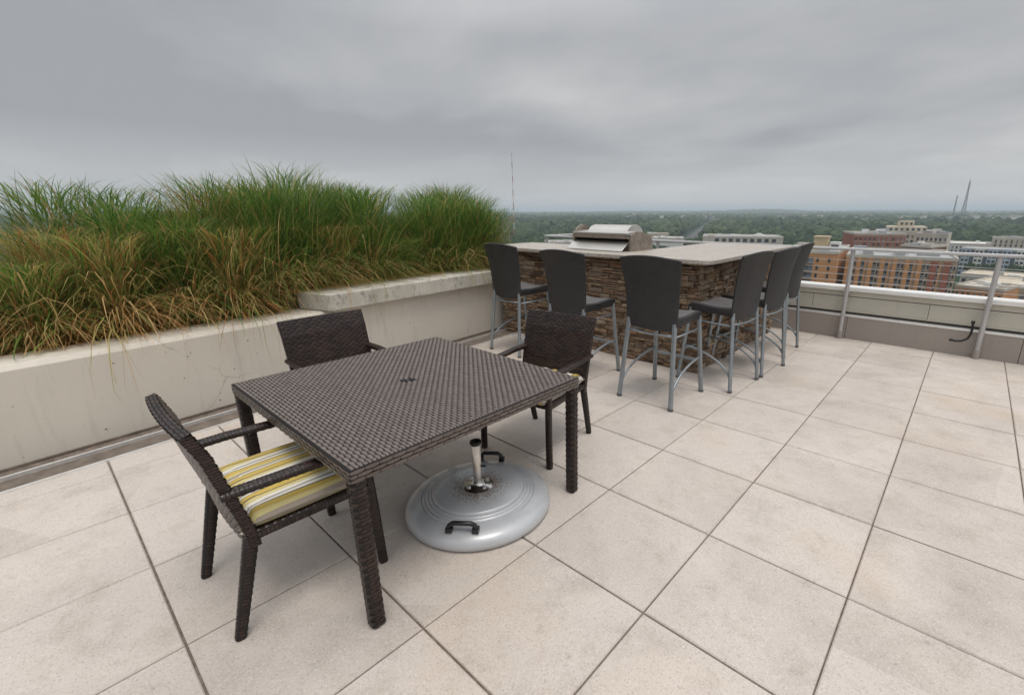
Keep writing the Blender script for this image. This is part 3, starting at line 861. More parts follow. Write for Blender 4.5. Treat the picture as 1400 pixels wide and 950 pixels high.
# ------------------------------------------------------------------ ornamental grass
_c = Matrix.Rotation(-PR, 3, 'Z') @ (Vector((1.36, -1.318, 0))-Vector(PW)); CAML = (_c.x, _c.y)   # where the lower grass of the row is seen against the taller rows
def make_grass():
    mats = [mat_blade('blade_green', (.095, .185, .028), (.20, .31, .060)),
            mat_blade('blade_dark_green', (.045, .115, .024), (.10, .185, .038)),
            mat_blade('blade_olive', (.28, .27, .07), (.44, .40, .13)),
            mat_blade('blade_straw', (.44, .27, .10), (.70, .50, .23)),
            mat_blade('blade_rust', (.27, .12, .04), (.48, .22, .075)),
            mat_blade('plume', (.10, .09, .06), (.18, .15, .10))]
    K = 7
    V_, F_, Mi = [], [], []
    base = 0
    r = np.random.default_rng(11)
    def topz(y):   # silhouette height by position along the wall
        ys = [-5.5, -2.2, -1.5, -1.38, -1.21, -1.08, -.94, -.78, -.66, -.56, -.44, -.30, 0, .5, 1.0, 1.22, 1.38, 1.60, 1.80, 1.95, 2.12, 2.35, 2.55, 2.68, 2.8, 3.0, 3.2, 3.5]
        zs = [1.2, 1.02, 1.04, 1.10, 1.36, 1.72, 1.86, 1.82, 1.62, 1.50, 1.56, 1.80, 1.90, 1.92, 1.93, 1.88, 1.66, 1.40, 1.44, 1.74, 1.90, 1.90, 1.80, 1.72, 1.80, 1.80, 1.74, 1.60]
        return np.interp(y, ys, zs)
    clumps = []
    y = -3.4
    while y < 3.62:
        for row, x in enumerate((-.62, -1.05, -1.45)):
            clumps.append((x+r.uniform(-.1, .1), y+r.uniform(-.1, .1)+(.15 if row == 1 else 0), row))
        y += .37
    for (cx, cy, row) in clumps:
        lx, ly = CAML
        x0 = -.45; k_ = (x0-lx)/(cx-lx); yv = ly+(cy-ly)*k_
        H = 1.54+(topz(yv)-1.54)/k_ - .6
        if row == 0: H *= .92
        straw = {0: .50, 1: .16, 2: .08}[row]
        if -2.4 < cy < -.9: straw += .22
        nb = 700 if row == 0 else 560
        if cy < -2.3: nb //= 2
        hv = r.uniform(.88, 1.03); dead = (r.uniform(.75, 1) if r.random() < (.30 if row == 0 else .06) else r.uniform(0, .16))+((.45 if row == 0 else .12) if cy < -.85 else 0)
        dead = min(dead, 1)
        if dead > .6: hv *= .72 if row == 0 else .92
        for kind in ('up', 'arch', 'skirt', 'leaf'):
            n = int(nb*{'up': .34, 'arch': .25, 'skirt': .26, 'leaf': 1.15}[kind])
            if row == 2 and kind == 'skirt': n //= 3
            az = r.uniform(0, 2*PI, n)
            rad = np.abs(r.normal(0, .085, n))
            bx = cx+rad*np.cos(az); by = cy+rad*np.sin(az)
            if kind == 'up':
                L = H*hv*(1.07-.40*r.random(n)**1.2); lean = r.uniform(.02, .30, n); curl = r.uniform(.1, 1.0, n)
            elif kind == 'arch':
                L = H*hv*r.uniform(.66, 1.02, n); lean = r.uniform(.22, .55, n); curl = r.uniform(1.0, 2.1, n)
            elif kind == 'leaf':
                L = r.uniform(.16, .46, n); lean = r.uniform(.10, .75, n); curl = r.uniform(.3, 1.5, n)
            else:
                L = r.uniform(.40, 1.0, n)*min(1, H)*(1+.35*dead); lean = r.uniform(.25, .9, n); curl = r.uniform(1.3, 2.6, n)
            az2 = az+r.normal(0, .5, n)
            if kind in ('arch', 'skirt') and row == 0:   # more hang over the wall front
                az2 = np.where(r.random(n) < .62, r.normal(0, .6, n), az2)
                L = np.where(r.random(n) < .16, L*1.25, L)
            ts = np.linspace(0, 1, K)
            th = lean[:, None]+curl[:, None]*ts[None]**1.6          # angle from vertical
            ds = L[:, None]/(K-1)
            dx = np.sin(th)*ds; dz = np.cos(th)*ds
            hx = np.cumsum(dx, 1)-dx[:, :1]; hz = np.cumsum(dz, 1)-dz[:, :1]
            wob = r.normal(0, .02, (n, 1))*ts[None]**2*6*r.random((n, 1))
            X = bx[:, None]+hx*np.cos(az2)[:, None]-wob*np.sin(az2)[:, None]
            Y = by[:, None]+hx*np.sin(az2)[:, None]+wob*np.cos(az2)[:, None]
            Z = .575+hz
            if kind == 'leaf':      # leaves leave the stems at every height of the crown
                f = r.uniform(.22, .92, n)**.8; so_ = r.uniform(.0, .25, n)*f*H
                zl = np.minimum(f*H*hv, H*hv*1.02-L*.82*np.cos(lean+curl*.35)); zl = np.maximum(zl, .12)
                X = X+(so_*np.cos(az))[:, None]; Y = Y+(so_*np.sin(az))[:, None]; Z = Z+zl[:, None]
            # keep blades above coping / wall top when over it
            over = (X > -.45) & (X < .13)
            lim = np.where(Y > .28, .812, .648)
            Z = np.where(over & (Z < lim), lim+r.uniform(0, .02, X.shape), Z)
            Z = np.maximum(Z, .3)
            X = np.minimum(X, np.where(Z < .95, .19, .5))
            wd = r.uniform(.0026, .0050, n)[:, None]*(1-ts[None]**2.2*.92)*.92
            wd[:, 0] *= .7
            fa = az2[:, None]+PI/2+r.normal(0, .5, (n, 1))
            ox, oy = np.cos(fa)*wd, np.sin(fa)*wd
            P0 = np.stack([X-ox, Y-oy, Z], -1); P1 = np.stack([X+ox, Y+oy, Z], -1)
            PP = np.stack([P0, P1], 2).reshape(-1, 3)
            idx = base+np.arange(n*K*2).reshape(n, K, 2)
            FF = np.stack([idx[:, :-1, 0], idx[:, :-1, 1], idx[:, 1:, 1], idx[:, 1:, 0]], -1).reshape(-1, 4)
            q = r.random(n)
            if kind == 'up': mi = np.where(q < .50-.22*dead, 0, np.where(q < .76-.30*dead, 1, np.where(q < .93-.16*dead, 2, 3)))
            elif kind == 'leaf':
                low = 1-f; dd = np.clip(dead*.80+low*.30-.10, 0, .93)
                mi = np.where(q < .56*(1-dd), 0, np.where(q < .90*(1-dd), 1, np.where(q < .94-.38*dd, 2, np.where(q < .99-.22*dd, 3, 4))))
            elif kind == 'arch': mi = np.where(q < .36-.3*dead, 0, np.where(q < .56-.46*dead, 1, np.where(q < .92-straw*.5-.4*dead, 2, np.where(q < .97-.12*dead, 3, 4))))
            else: mi = np.where(q < .40*(1-dead), 0, np.where(q < .58*(1-dead), 1, np.where(q < .66-straw*.3-.25*dead, 2, np.where(q < .86-.1*dead, 3, 4))))
            V_.append(PP); F_.append(FF); Mi.append(np.repeat(mi, K-1)); base += len(PP)
    # dead thatch low at the front
    n = 15000
    by = r.uniform(-3.4, 3.3, n); bx = r.uniform(-1.0, -.38, n); az2 = r.uniform(0, 2*PI, n); L = r.uniform(.12, .45, n)
    ts = np.linspace(0, 1, K); th = r.uniform(.1, 1.4, n)[:, None]+r.uniform(0, 1.5, n)[:, None]*ts[None]
    hx = np.cumsum(np.sin(th)*L[:, None]/(K-1), 1); hz = np.cumsum(np.cos(th)*L[:, None]/(K-1), 1)
    X = bx[:, None]+hx*np.cos(az2)[:, None]; Y = by[:, None]+hx*np.sin(az2)[:, None]; Z = np.maximum(.585+hz, .6)
    X = np.minimum(X, -.2); over = (X > -.45); Z = np.where(over & (Z < np.where(Y > .28, .812, .648)), np.where(Y > .28, .815, .65), Z)
    wd = r.uniform(.0015, .003, n)[:, None]*(1-ts[None]*.6)
    fa = az2[:, None]+PI/2
    P0 = np.stack([X-np.cos(fa)*wd, Y-np.sin(fa)*wd, Z], -1); P1 = np.stack([X+np.cos(fa)*wd, Y+np.sin(fa)*wd, Z], -1)
    PP = np.stack([P0, P1], 2).reshape(-1, 3); idx = base+np.arange(n*K*2).reshape(n, K, 2)
    FF = np.stack([idx[:, :-1, 0], idx[:, :-1, 1], idx[:, 1:, 1], idx[:, 1:, 0]], -1).reshape(-1, 4)
    V_.append(PP); F_.append(FF); Mi.append(np.repeat(r.choice([3, 4, 4, 2], n), K-1)); base += len(PP)
    o = np_mesh('ornamental_grass', np.concatenate(V_), np.concatenate(F_), mats, np.concatenate(Mi))
    o.location = PW; o.rotation_euler[2] = PR
    tag(o, 'tall green ornamental grass with straw coloured dead blades spilling over the planter wall', 'grass', kind='stuff')
make_grass()

# ------------------------------------------------------------------ parapet and railing
YR = 5.235
pa = empty('parapet', (0, YR, 0), 0, 'cream panelled parapet with a white cap on a brown grey curb behind the railing', 'parapet')
XA, XB = -5.0, 8.0
xs = [XA+.45+1.62*q for q in range(9)]
for q in range(8): MB().box2((xs[q]+.002, .0, -.05), (xs[q+1]-.002, .22, .275)).build('curb', M['curb'], pa, bevel=.004)
MB().box2((XA, -.004, .276), (XB, .04, .305)).build('curb_flashing', M['alu'], pa, bevel=.003)
MB().box2((XA, .03, .3055), (XB, .20, .335)).build('reveal', M['seam'], pa)
MB().box2((XA, .02, .3355), (XB, .05, .352)).build('drip_edge', M['cladding'], pa, bevel=.003)
x = XA
k = 0
while x < XB:
    x2 = min(x+1.22, XB)
    MB().box2((x+.002, .032, .353), (x2-.002, .20, .520)).build('panel', M['cladding'], pa, bevel=.003)
    x = x2; k += 1
MB().box2((XA, .045, .5205), (XB, .20, .528)).build('reveal', M['seam'], pa)
MB().box2((XA, .026, .5285), (XB, .20, .595)).build('upper_band', M['cladding'], pa, bevel=.003)
MB().extr([(-.005, .5955), (-.005, .640), (.01, .648), (.24, .640), (.24, .5955)], 'x', XA, XB).build('cap', M['cap'], pa, bevel=.003, recalc=True)

ra = empty('railing', (0, YR, 0), 0, 'grey metal railing with round posts and thin cables along the roof edge', 'railing')
posts = [-4.80, -3.69, -2.42, -1.05, .262, 1.588, 2.91, 4.23, 5.55, 6.87]
for x in posts:
    p = MB().tube([(x, -.045, .095), (x, -.045, .60), (x, -.045, 1.085)], .0245, 16).build('post', M['rail'], ra, auto=40)
    MB().tube([(x, -.045, .0), (x, -.045, .094)], .030, 16).build('socket', M['curb'], p, auto=40)
    MB().box2((x-.03, -.06, .58), (x+.03, .02, .602)).build('bracket', M['rail'], p, bevel=.002)
MB().box2((-4.83, -.078, 1.086), (7.2, -.012, 1.112)).build('top_rail', M['rail'], ra, bevel=.008)
MB().box2((-4.83, -.07, 1.112), (7.2, -.02, 1.120)).build('top_rail', M['alu'], ra, bevel=.003)
for z in (.72, .80, .88, .97): MB().tube([(-4.8, -.045, z), (7.0, -.045, z)], .0035, 6).build('cable', M['rail'], ra)
MB().tube([(-4.80, -.045, 1.10), (-4.80, 1.6, 1.10)], .022, 12).build('top_rail', M['rail'], ra)

# drain pipe hook
pp = [(1.50, -.075, .40), (1.50, -.075, .385), (1.505, -.078, .33), (1.505, -.085, .27), (1.485, -.095, .215), (1.44, -.105, .185), (1.39, -.11, .178), (1.345, -.11, .185)]
dp = empty('drain_hose', (0, YR, 0), 0, 'black bent hose hooked in front of the parapet beside a railing post', 'hose')
MB().tube(pp, .0115, 12).build('hose', M['blackpl'], dp, smooth=True)
MB().tube([(1.5, -.075, .385), (1.5, -.075, .41)], .018, 12).build('fitting', M['blackpl'], dp, auto=40)
MB().tube([(1.36, -.11, .182), (1.335, -.11, .187)], .017, 12).build('fitting', M['blackpl'], dp, auto=40)

# ------------------------------------------------------------------ city, woods, terrain
CX, CY, CZ = 1.36, -1.318, 1.541
GZ = -43.0
def at(az, D): a = R(az); return CX+D*math.sin(a), CY+D*math.cos(a)
def hz(el, D): return CZ+D*math.tan(R(el))
C = {}
C['orange'] = mat_brick('orange_brick', (.60, .29, .12), (.52, .24, .10), (.50, .33, .20))
C['red'] = mat_brick('red_brick', (.36, .13, .08), (.30, .10, .065), (.32, .19, .14))
C['recess'] = simple('brown_infill', (.38, .28, .20), .9, nscale=.3, bump=0)
C['redbr'] = mat_brick('maroon_brick', (.16, .065, .05), (.13, .055, .045), (.16, .09, .075))
C['cream'] = simple('cream_render', (.50, .44, .34), .9, nscale=.3, bump=0)
C['pale'] = simple('pale_concrete', (.50, .46, .40), .9, nscale=.3, bump=0)
C['white'] = simple('white_render', (.66, .66, .64), .9, nscale=.3, bump=0)
C['grey'] = simple('grey_panel', (.34, .35, .36), .8, nscale=.3, bump=0)
C['blue'] = simple('blue_grey_siding', (.42, .48, .54), .8, nscale=.3, bump=0)
C['slate'] = simple('slate_siding', (.12, .14, .17), .8, nscale=.3, bump=0)
C['tan'] = simple('tan_render', (.46, .36, .22), .9, nscale=.3, bump=0)
C['roof'] = simple('roof_membrane', (.34, .35, .35), .9, var=.2, nscale=.15, bump=0)
C['glass'] = simple('window_glass', (.055, .06, .065), .25, bump=0, var=.4, nscale=.5)
C['glass2'] = simple('window_blinds', (.20, .20, .19), .4, bump=0, var=.3, nscale=.5)
C['road'] = simple('asphalt', (.07, .07, .07), .9, nscale=.05, bump=0)
C['farred'] = simple('far_brick', (.24, .12, .09), .9, nscale=.3, bump=0)

def building(name, label, az0, az1, D, ztop, depth, wall, roof=None, skew=0, cat='building', floors=0, bays=0, fh=3.0, wfr=.5, hfr=.55, group=None, win=True, balc=(), piers=None, wmat=None, wstart=1.2, zb=None, parapet=.8):
    """footprint: front face spans the two bearings at distance D, rotated by skew degrees about its middle"""
    a = Vector((*at(az0, D), 0)); b = Vector((*at(az1, D), 0)); mid = (a+b)/2
    W = (b-a).length; d = (b-a).normalized(); rz = math.atan2(d.y, d.x)+R(skew)
    W = W/max(.3, math.cos(R(skew)))
    t = empty(name, (mid.x, mid.y, GZ), rz, label, cat, group)
    z = ztop-GZ
    m = MB().box2((-W/2, 0, zb or 0), (W/2, depth, z))
    m.build('wall', wall, t)
    if roof is not None:
        rf = MB()
        rf.box2((-W/2+.3, .3, z+.02), (W/2-.3, depth-.3, z+.12)).build('roof', roof, t)
        if parapet:
            pp_ = MB()
            for a_, b_ in (((-W/2-.1, -.1), (W/2+.1, .3)), ((-W/2-.1, depth-.3), (W/2+.1, depth+.1)), ((-W/2-.1, .3), (-W/2+.3, depth-.3)), ((W/2-.3, .3), (W/2+.1, depth-.3))):
                pp_.box2((a_[0], a_[1], z-.3), (b_[0], b_[1], z+parapet))
            pp_.build('parapet', C['pale'], t)
    rb = random.Random(int(W*10)+int(D))
    if roof is not None:
        for q in range(4):
            ux, uy = rb.uniform(-W*.42, W*.42), rb.uniform(depth*.15, depth*.8); us = rb.uniform(1.2, 2.6)
            MB().box2((ux-us, uy-us*.6, z+.12), (ux+us, uy+us*.6, z+rb.uniform(1.0, 2.2))).build('air_handler', rb.choice([C['white'], C['grey'], C['pale']]), t)
    if floors and bays:
        bw = W/bays
        for f in range(floors+1):
            MB().box2((-W/2, -.09, z-wstart-f*fh+.05), (W/2, -.001, z-wstart-f*fh+.30)).build('string_course', C['pale'], t)
        for f in range(floors):
            zz = z-wstart-(f+1)*fh+fh*.25
            for k in range(bays):
                xc = -W/2+(k+.5)*bw
                if balc and k % len(balc) and balc[k % len(balc)]:
                    w = MB(); w.box2((xc-bw*.40, -.05, zz), (xc+bw*.40, .1, zz+fh*.72))
                    o = w.build('window', wmat or C['glass'], t)
                    bl = MB(); bl.box2((xc-bw*.42, -1.0, zz-.25), (xc+bw*.42, 0, zz-.05))
                    for q in range(6): bl.box2((xc-bw*.42+q*bw*.84/5-.04, -1.0, zz-.05), (xc-bw*.42+q*bw*.84/5+.04, -.92, zz+.9))
                    bl.box2((xc-bw*.42, -1.02, zz+.85), (xc+bw*.42, -.9, zz+.95))
                    bl.build('balcony', C['grey'], o)
                else:
                    w = MB(); w.box2((xc-bw*wfr/2, -.06, zz), (xc+bw*wfr/2, .1, zz+fh*hfr))
                    o = w.build('window', wmat or (C['glass'] if rb.random() < .62 else C['glass2']), t)
                    MB().box2((xc-bw*wfr/2-.12, -.14, zz-.16), (xc+bw*wfr/2+.12, -.02, zz-.01)).build('sill', C['pale'], o)
    return t, W, z

# --- orange brick apartment blocks just below
zt = hz(-4.45, 214)
t1, W1, z1 = building('apartment_block', 'orange brick apartment block with a grey balcony column, behind the far bar stools', -16.6, -10.95, 207, hz(-4.28, 207), 46, C['orange'], C['roof'], skew=-8)
for f in range(8):
    zz = z1-1.2-3.0*(f+1)+.7
    for xx, ww in ((-W1/2+3.2, 1.5), (-W1/2+8.6, 1.1), (-W1/2+11.6, 1.1), (W1/2-6.6, .9), (W1/2-2.6, .9)):
        o = MB().box2((xx-ww/2, -.05, zz), (xx+ww/2, .1, zz+1.6)).build('window', C['glass'], t1)
    xx = -W1/2+10.1
    o = MB().box2((xx-.75, -.07, zz-.4), (xx+.75, .1, zz+1.8)).build('window', C['glass'], t1)
    xb = W1/2-9.6
    b_ = MB(); b_.box2((xb-1.6, -.9, zz-.5), (xb+1.6, 0, zz-.3))
    for q in range(5): b_.box2((xb-1.6+q*.8-.04, -.9, zz-.3), (xb-1.6+q*.8+.04, -.82, zz+.6))
    b_.box2((xb-1.6, -.9, zz+.55), (xb+1.6, -.8, zz+.65))
    b_.build('balcony', C['grey'], t1)
    MB().box2((xb-1.5, -.06, zz-.3), (xb+1.5, .1, zz+1.8)).build('window', C['slate'], t1)
MB().box2((-W1/2+10.0, 12, z1), (-W1/2+15.2, 19, z1+5.2)).build('stair_tower', C['tan'], t1)
MB().box2((-W1/2+9.7, 11.7, z1+5.2), (-W1/2+15.5, 19.3, z1+5.7)).build('stair_roof', C['tan'], t1)
MB().box2((-W1/2+15.8, 15, z1), (-W1/2+19.6, 19, z1+3.4)).box2((-W1/2+16.4, 14.8, z1+1.2), (-W1/2+19, 15, z1+2.4), 1).build('plant_room', [C['white'], C['glass']], t1)
MB().box2((-W1/2+3, 8, z1), (-W1/2+8, 13, z1+1.6)).build('air_handler', C['white'], t1)

t2, W2, z2 = building('apartment_block', 'long orange brick apartment block with brick piers and balconies behind the railing', -10.1, -.85, 214, hz(-4.5, 214), 44, C['recess'], C['roof'], skew=2)
nb = 9; bw = W2/nb
for k in range(nb):
    xc = -W2/2+(k+.5)*bw
    last = k >= nb-2
    MB().box2((xc-bw*.5, -.55, 0), (xc-bw*.5+bw*(.36 if not last else .5), .1, z2-.6)).build('brick_pier', C['orange'] if not last else C['red'], t2)
    if k % 2: MB().box2((xc+bw*.16, -.3, 0), (xc+bw*.30, .1, z2-.6)).build('brick_pier', C['orange'], t2)
    for f in range(8):
        zz = z2-1.2-2.9*(f+1)+.7
        x0 = xc-bw*.5+bw*(.38 if not last else .52); x1 = xc+bw*.14
        if x1-x0 > .4:
            o = MB().box2((x0, -.06, zz-.3), (x1, .1, zz+1.75)).build('window', C['glass'], t2)
            b_ = MB(); b_.box2((x0, -.5, zz-.55), (x1+.2, 0, zz-.35))
            for q in range(4): b_.box2((x0+q*(x1-x0)/3-.04, -.5, zz-.35), (x0+q*(x1-x0)/3+.04, -.44, zz+.5))
            b_.box2((x0, -.52, zz+.42), (x1+.2, -.44, zz+.52)).build('balcony', C['grey'], o)
        if f % 1 == 0 and not (k % 2):
            MB().box2((xc+bw*.24, -.05, zz), (xc+bw*.40, .1, zz+1.4)).build('window', C['glass'], t2)
MB().box2((-2, 12, z2), (3, 18, z2+1.7)).build('air_handler', C['white'], t2)
MB().box2((-W2/2+2, 9, z2), (-W2/2+9, 13, z2+1.3)).build('air_handler', C['white'], t2)
MB().box2((6, 14, z2), (13, 20, z2+1.2)).build('air_handler', C['grey'], t2)

building('apartment_building', 'red brick apartment building with a pale cornice, left of the stepped cream building', -9.7, -5.3, 320, hz(-2.25, 320), 30, C['red'], C['roof'], skew=14, floors=4, bays=11, wfr=.45)
building('apartment_building', 'low maroon brick building at the foot of the stepped cream building', -5.6, -3.2, 285, hz(-3.35, 285), 20, C['redbr'], C['roof'], skew=-20, floors=2, bays=6)
t3, W3, z3 = building('stepped_building', 'cream stepped building with a small penthouse on top, above the orange brick blocks', -7.7, -2.25, 372, hz(-2.0, 372), 40, C['cream'], C['roof'], skew=4, floors=5, bays=14, wfr=.5)
MB().box2((-W3/2+5, 8, z3), (W3/2-9, 34, z3+3.3)).build('upper_storey', C['cream'], t3)
MB().box2((-W3/2+11, 12, z3+3.3), (-W3/2+19.5, 24, z3+6.9)).build('penthouse', C['cream'], t3)
for q in range(7): MB().box2((-W3/2+6.4+q*3, 7.9, z3+.9), (-W3/2+7.9+q*3, 8.1, z3+2.4)).build('window', C['glass'], t3)
for q in range(3): MB().box2((-W3/2+12.2+q*2.5, 11.9, z3+4.3), (-W3/2+13.5+q*2.5, 12.1, z3+5.8)).build('window', C['glass'], t3)
building('apartment_building', 'cream apartment building with reddish cornice at the right end of the stepped building', -4.5, -2.05, 345, hz(-2.0, 345)-1, 18, C['pale'], C['farred'], skew=-6, floors=5, bays=7)

# blue grey apartments to the right
t4, W4, z4 = building('apartment_building', 'blue grey and white apartment building with dark recesses beside the right railing post', -.95, 9.5, 430, hz(-3.4, 430), 30, C['slate'], C['roof'], skew=-3)
nb = 11; bw = W4/nb
for k in range(nb):
    xc = -W4/2+(k+.5)*bw
    m_ = C['white'] if k % 3 == 1 else C['blue']
    by_ = MB().box2((xc-bw*.33, -1.6, 0), (xc+bw*.33, .2, z4+.9)).build('bay', m_, t4)
    for f in range(6):
        for sx in (-1, 1):
            zz = z4-3*(f+1)+.9
            MB().box2((xc+sx*bw*.16-.8, -1.66, zz), (xc+sx*bw*.16+.8, -1.5, zz+1.5)).build('window', C['glass'], by_ )
building('office_building', 'low white roofed building behind the blue grey apartments', -2.3, 3.2, 500, hz(-2.95, 500), 36, C['white'], C['white'], skew=6, floors=2, bays=18)
building('apartment_building', 'cream building with vertical dark strips at the right edge beyond the blue grey apartments', 1.25, 3.35, 470, hz(-2.35, 470), 20, C['cream'], C['roof'], skew=4, floors=5, bays=6, wfr=.35, hfr=.9)
building('apartment_building', 'pale building at the far right edge above the railing post', 3.6, 6.5, 480, hz(-2.6, 480), 20, C['pale'], C['roof'], skew=-4, floors=4, bays=8)
# low shops in the foreground right
t5, W5, z5 = building('shop_row', 'low tan shop building with orange lit windows below the blue grey apartments', .1, 9.0, 262, hz(-6.6, 262), 40, C['tan'], C['cream'], skew=-10, floors=1, bays=12, fh=4.2, wfr=.7)
building('shop_row', 'low flat roofed orange brick shop building beside the end of the long orange block', -.7, 2.8, 236, hz(-6.9, 236), 20, C['orange'], C['pale'], skew=-14, floors=2, bays=8, fh=4)
building('shop_row', 'low pale flat roofed shop building in front of the blue grey apartments', -.5, 5.5, 335, hz(-5.75, 335), 28, C['pale'], C['cream'], skew=-6, floors=1, bays=10, fh=3.5)

# left hand distance
t6, W6, z6 = building('parking_garage', 'long low pale building with a row of dark openings just above the counter top', -25.0, -16.4, 400, hz(-2.82, 400), 40, C['pale'], C['roof'], skew=3)
for k in range(9):
    x0 = -W6/2+9.5+k*5.3
    MB().box2((x0, -.12, z6-3.6), (x0+3.1, .1, z6-1.0)).build('opening', C['glass'], t6)
MB().box2((-W6/2+4, 2, z6), (-W6/2+9, 12, z6+1.8)).build('stair_tower', C['cream'], t6)
MB().box2((W6/2-21, 8, z6), (W6/2-13, 16, z6+1.7)).box2((W6/2-19, 9, z6+1.7), (W6/2-15, 14, z6+2.8)).build('plant_room', C['white'], t6)
MB().box2((-6, 8, z6), (-1, 14, z6+1.2)).build('plant_room', C['white'], t6)
building('school_building', 'tan curved roof building right behind the grill', -31.3, -28.9, 520, hz(-2.55, 520), 18, C['tan'], C['pale'], skew=5, floors=2, bays=6)
building('warehouse', 'white flat building to the right of the grill', -30.9, -27.3, 455, hz(-3.05, 455), 24, C['white'], C['white'], skew=-4, floors=1, bays=12)
building('parking_garage', 'dark grey low building left of the grill beneath the railing', -43.5, -36, 380, hz(-3.6, 380), 30, C['grey'], C['roof'], skew=6, floors=2, bays=10)

# small pale houses scattered in the woods
rh = random.Random(5)
spots = [(-40.5, -1.02, 22, 5, 'white'), (-38.0, -.82, 30, 9, 'farred'), (-31.9, -.95, 34, 9, 'farred'), (-30.7, -1.1, 26, 6, 'cream'), (-33.5, -1.25, 40, 5, 'farred'), (-24.8, -.98, 36, 10, 'white'), (-23.7, -2.05, 9, 7, 'white'),
         (-27.0, -1.05, 22, 6, 'cream'), (-11.3, -.95, 24, 7, 'white'), (-13.4, -1.5, 46, 4, 'cream'), (-22, -1.0, 16, 6, 'pale'), (-19.8, -.8, 18, 7, 'pale'), (-9.5, -.8, 20, 7, 'white')]
for k, (az, el, w, h, mt) in enumerate(spots):
    D = (CZ-GZ-4)/math.tan(R(-el)); x, y = at(az, D)
    e = empty('distant_building', (x, y, GZ), -R(az)+rh.uniform(-.5, .5), 'tiny pale distant building standing among the woods', 'building', 'tiny buildings scattered among the distant woods')
    MB().box2((-w/2, -6, 0), (w/2, 6, 20+h)).build('wall', C[mt], e)
    MB().box2((-w/2-.4, -6.4, 20+h), (w/2+.4, 6.4, 20.8+h)).build('roof', C['pale'], e)
for k in range(170):
    az = rh.uniform(-6.5, 6) if k < 105 else rh.uniform(-36, -8); el = -rh.uniform(.36, 1.6)
    D = (CZ-GZ)/math.tan(R(-el)); x, y = at(az, D); s_ = D/1500
    w = rh.uniform(8, 20)*max(1, s_*.8); h = rh.uniform(24, 30)+D*.0012
    e = empty('distant_building', (x, y, GZ), rh.uniform(0, PI), 'tiny pale distant building standing among the woods', 'building', 'tiny buildings scattered among the distant woods')
    MB().box2((-w/2, -5, 0), (w/2, 5, h)).build('wall', C[rh.choice(['white', 'pale', 'cream', 'white', 'grey'])], e)
    MB().prism([(-w/2-.5, -5.5), (w/2+.5, -5.5), (w/2+.5, 5.5), (-w/2-.5, 5.5)], h, h+1.2).build('roof', C['pale'], e)

# terrain
def hill(x, y):
    az = np.degrees(np.arctan2(x-CX, y-CY)); D = np.hypot(x-CX, y-CY)
    h = 26*np.exp(-((az+18.5)/4.2)**2)*np.exp(-((D-6200)/1100)**2)
    h += 20*np.exp(-((az+8)/5)**2)*np.exp(-((D-7800)/1300)**2)
    h += 18*np.exp(-((az+33)/5)**2)*np.exp(-((D-9000)/1500)**2)
    h += 16*np.exp(-((az-4)/4)**2)*np.exp(-((D-6000)/1200)**2)
    h += (D > 2000)*8*(np.sin(x*.0011+1)*np.sin(y*.0009)+1)*np.minimum(1, (D-2000)/3000)
    return h
def make_terrain():
    azs = np.radians(np.linspace(-180, 180, 361)); Ds = np.r_[0, np.geomspace(60, 32000, 90)]
    A, D = np.meshgrid(azs, Ds); X = CX+D*np.sin(A); Y = CY+D*np.cos(A)
    Z = GZ+hill(X, Y)
    V = np.stack([X, Y, Z], -1).reshape(-1, 3); n = len(azs)
    i = np.arange(len(Ds)-1)[:, None]*n+np.arange(n-1)[None]
    F = np.stack([i, i+1, i+n+1, i+n], -1).reshape(-1, 4)
    t = NT('terrain'); v = t.coord('Object')
    a = t.noise(v, .004, 8, .7); b = t.noise(v, .02, 6, .7)
    c = t.mix(t.ramp(a, [(.35, 0.), (.65, 1.)]), (.022, .044, .024), (.045, .070, .036))
    c = t.mix(t.ramp(b, [(.60, 0.), (.68, .6)]), c, (.20, .19, .16))
    t.set(Base_Color=c, Roughness=.95); t.b.inputs['Specular IOR Level'].default_value = .1
    o = np_mesh('terrain', V, F[:, ::-1], t.m); tag(o, 'flat wooded land reaching to the horizon', 'terrain', kind='structure')
make_terrain()

# road cut through the woods
def road_pts():
    return [at(-27.6, 560), at(-26.6, 760), at(-25.6, 1050), at(-24.7, 1500), at(-24.2, 2100)]
rp = road_pts(); mb = MB(); Vr = []
for i, (x, y) in enumerate(rp):
    x0, y0 = rp[max(0, i-1)]; x1, y1 = rp[min(len(rp)-1, i+1)]
    d = Vector((x1-x0, y1-y0)).normalized(); w = 7+i*2
    Vr += [(x-d.y*w, y+d.x*w, GZ+1.2), (x+d.y*w, y-d.x*w, GZ+1.2)]
mb.add(Vr, [(2*i, 2*i+1, 2*i+3, 2*i+2) for i in range(len(rp)-1)]); o = mb.build('road', C['road'], recalc=True); tag(o, 'grey road running away through the woods', 'road', kind='structure')

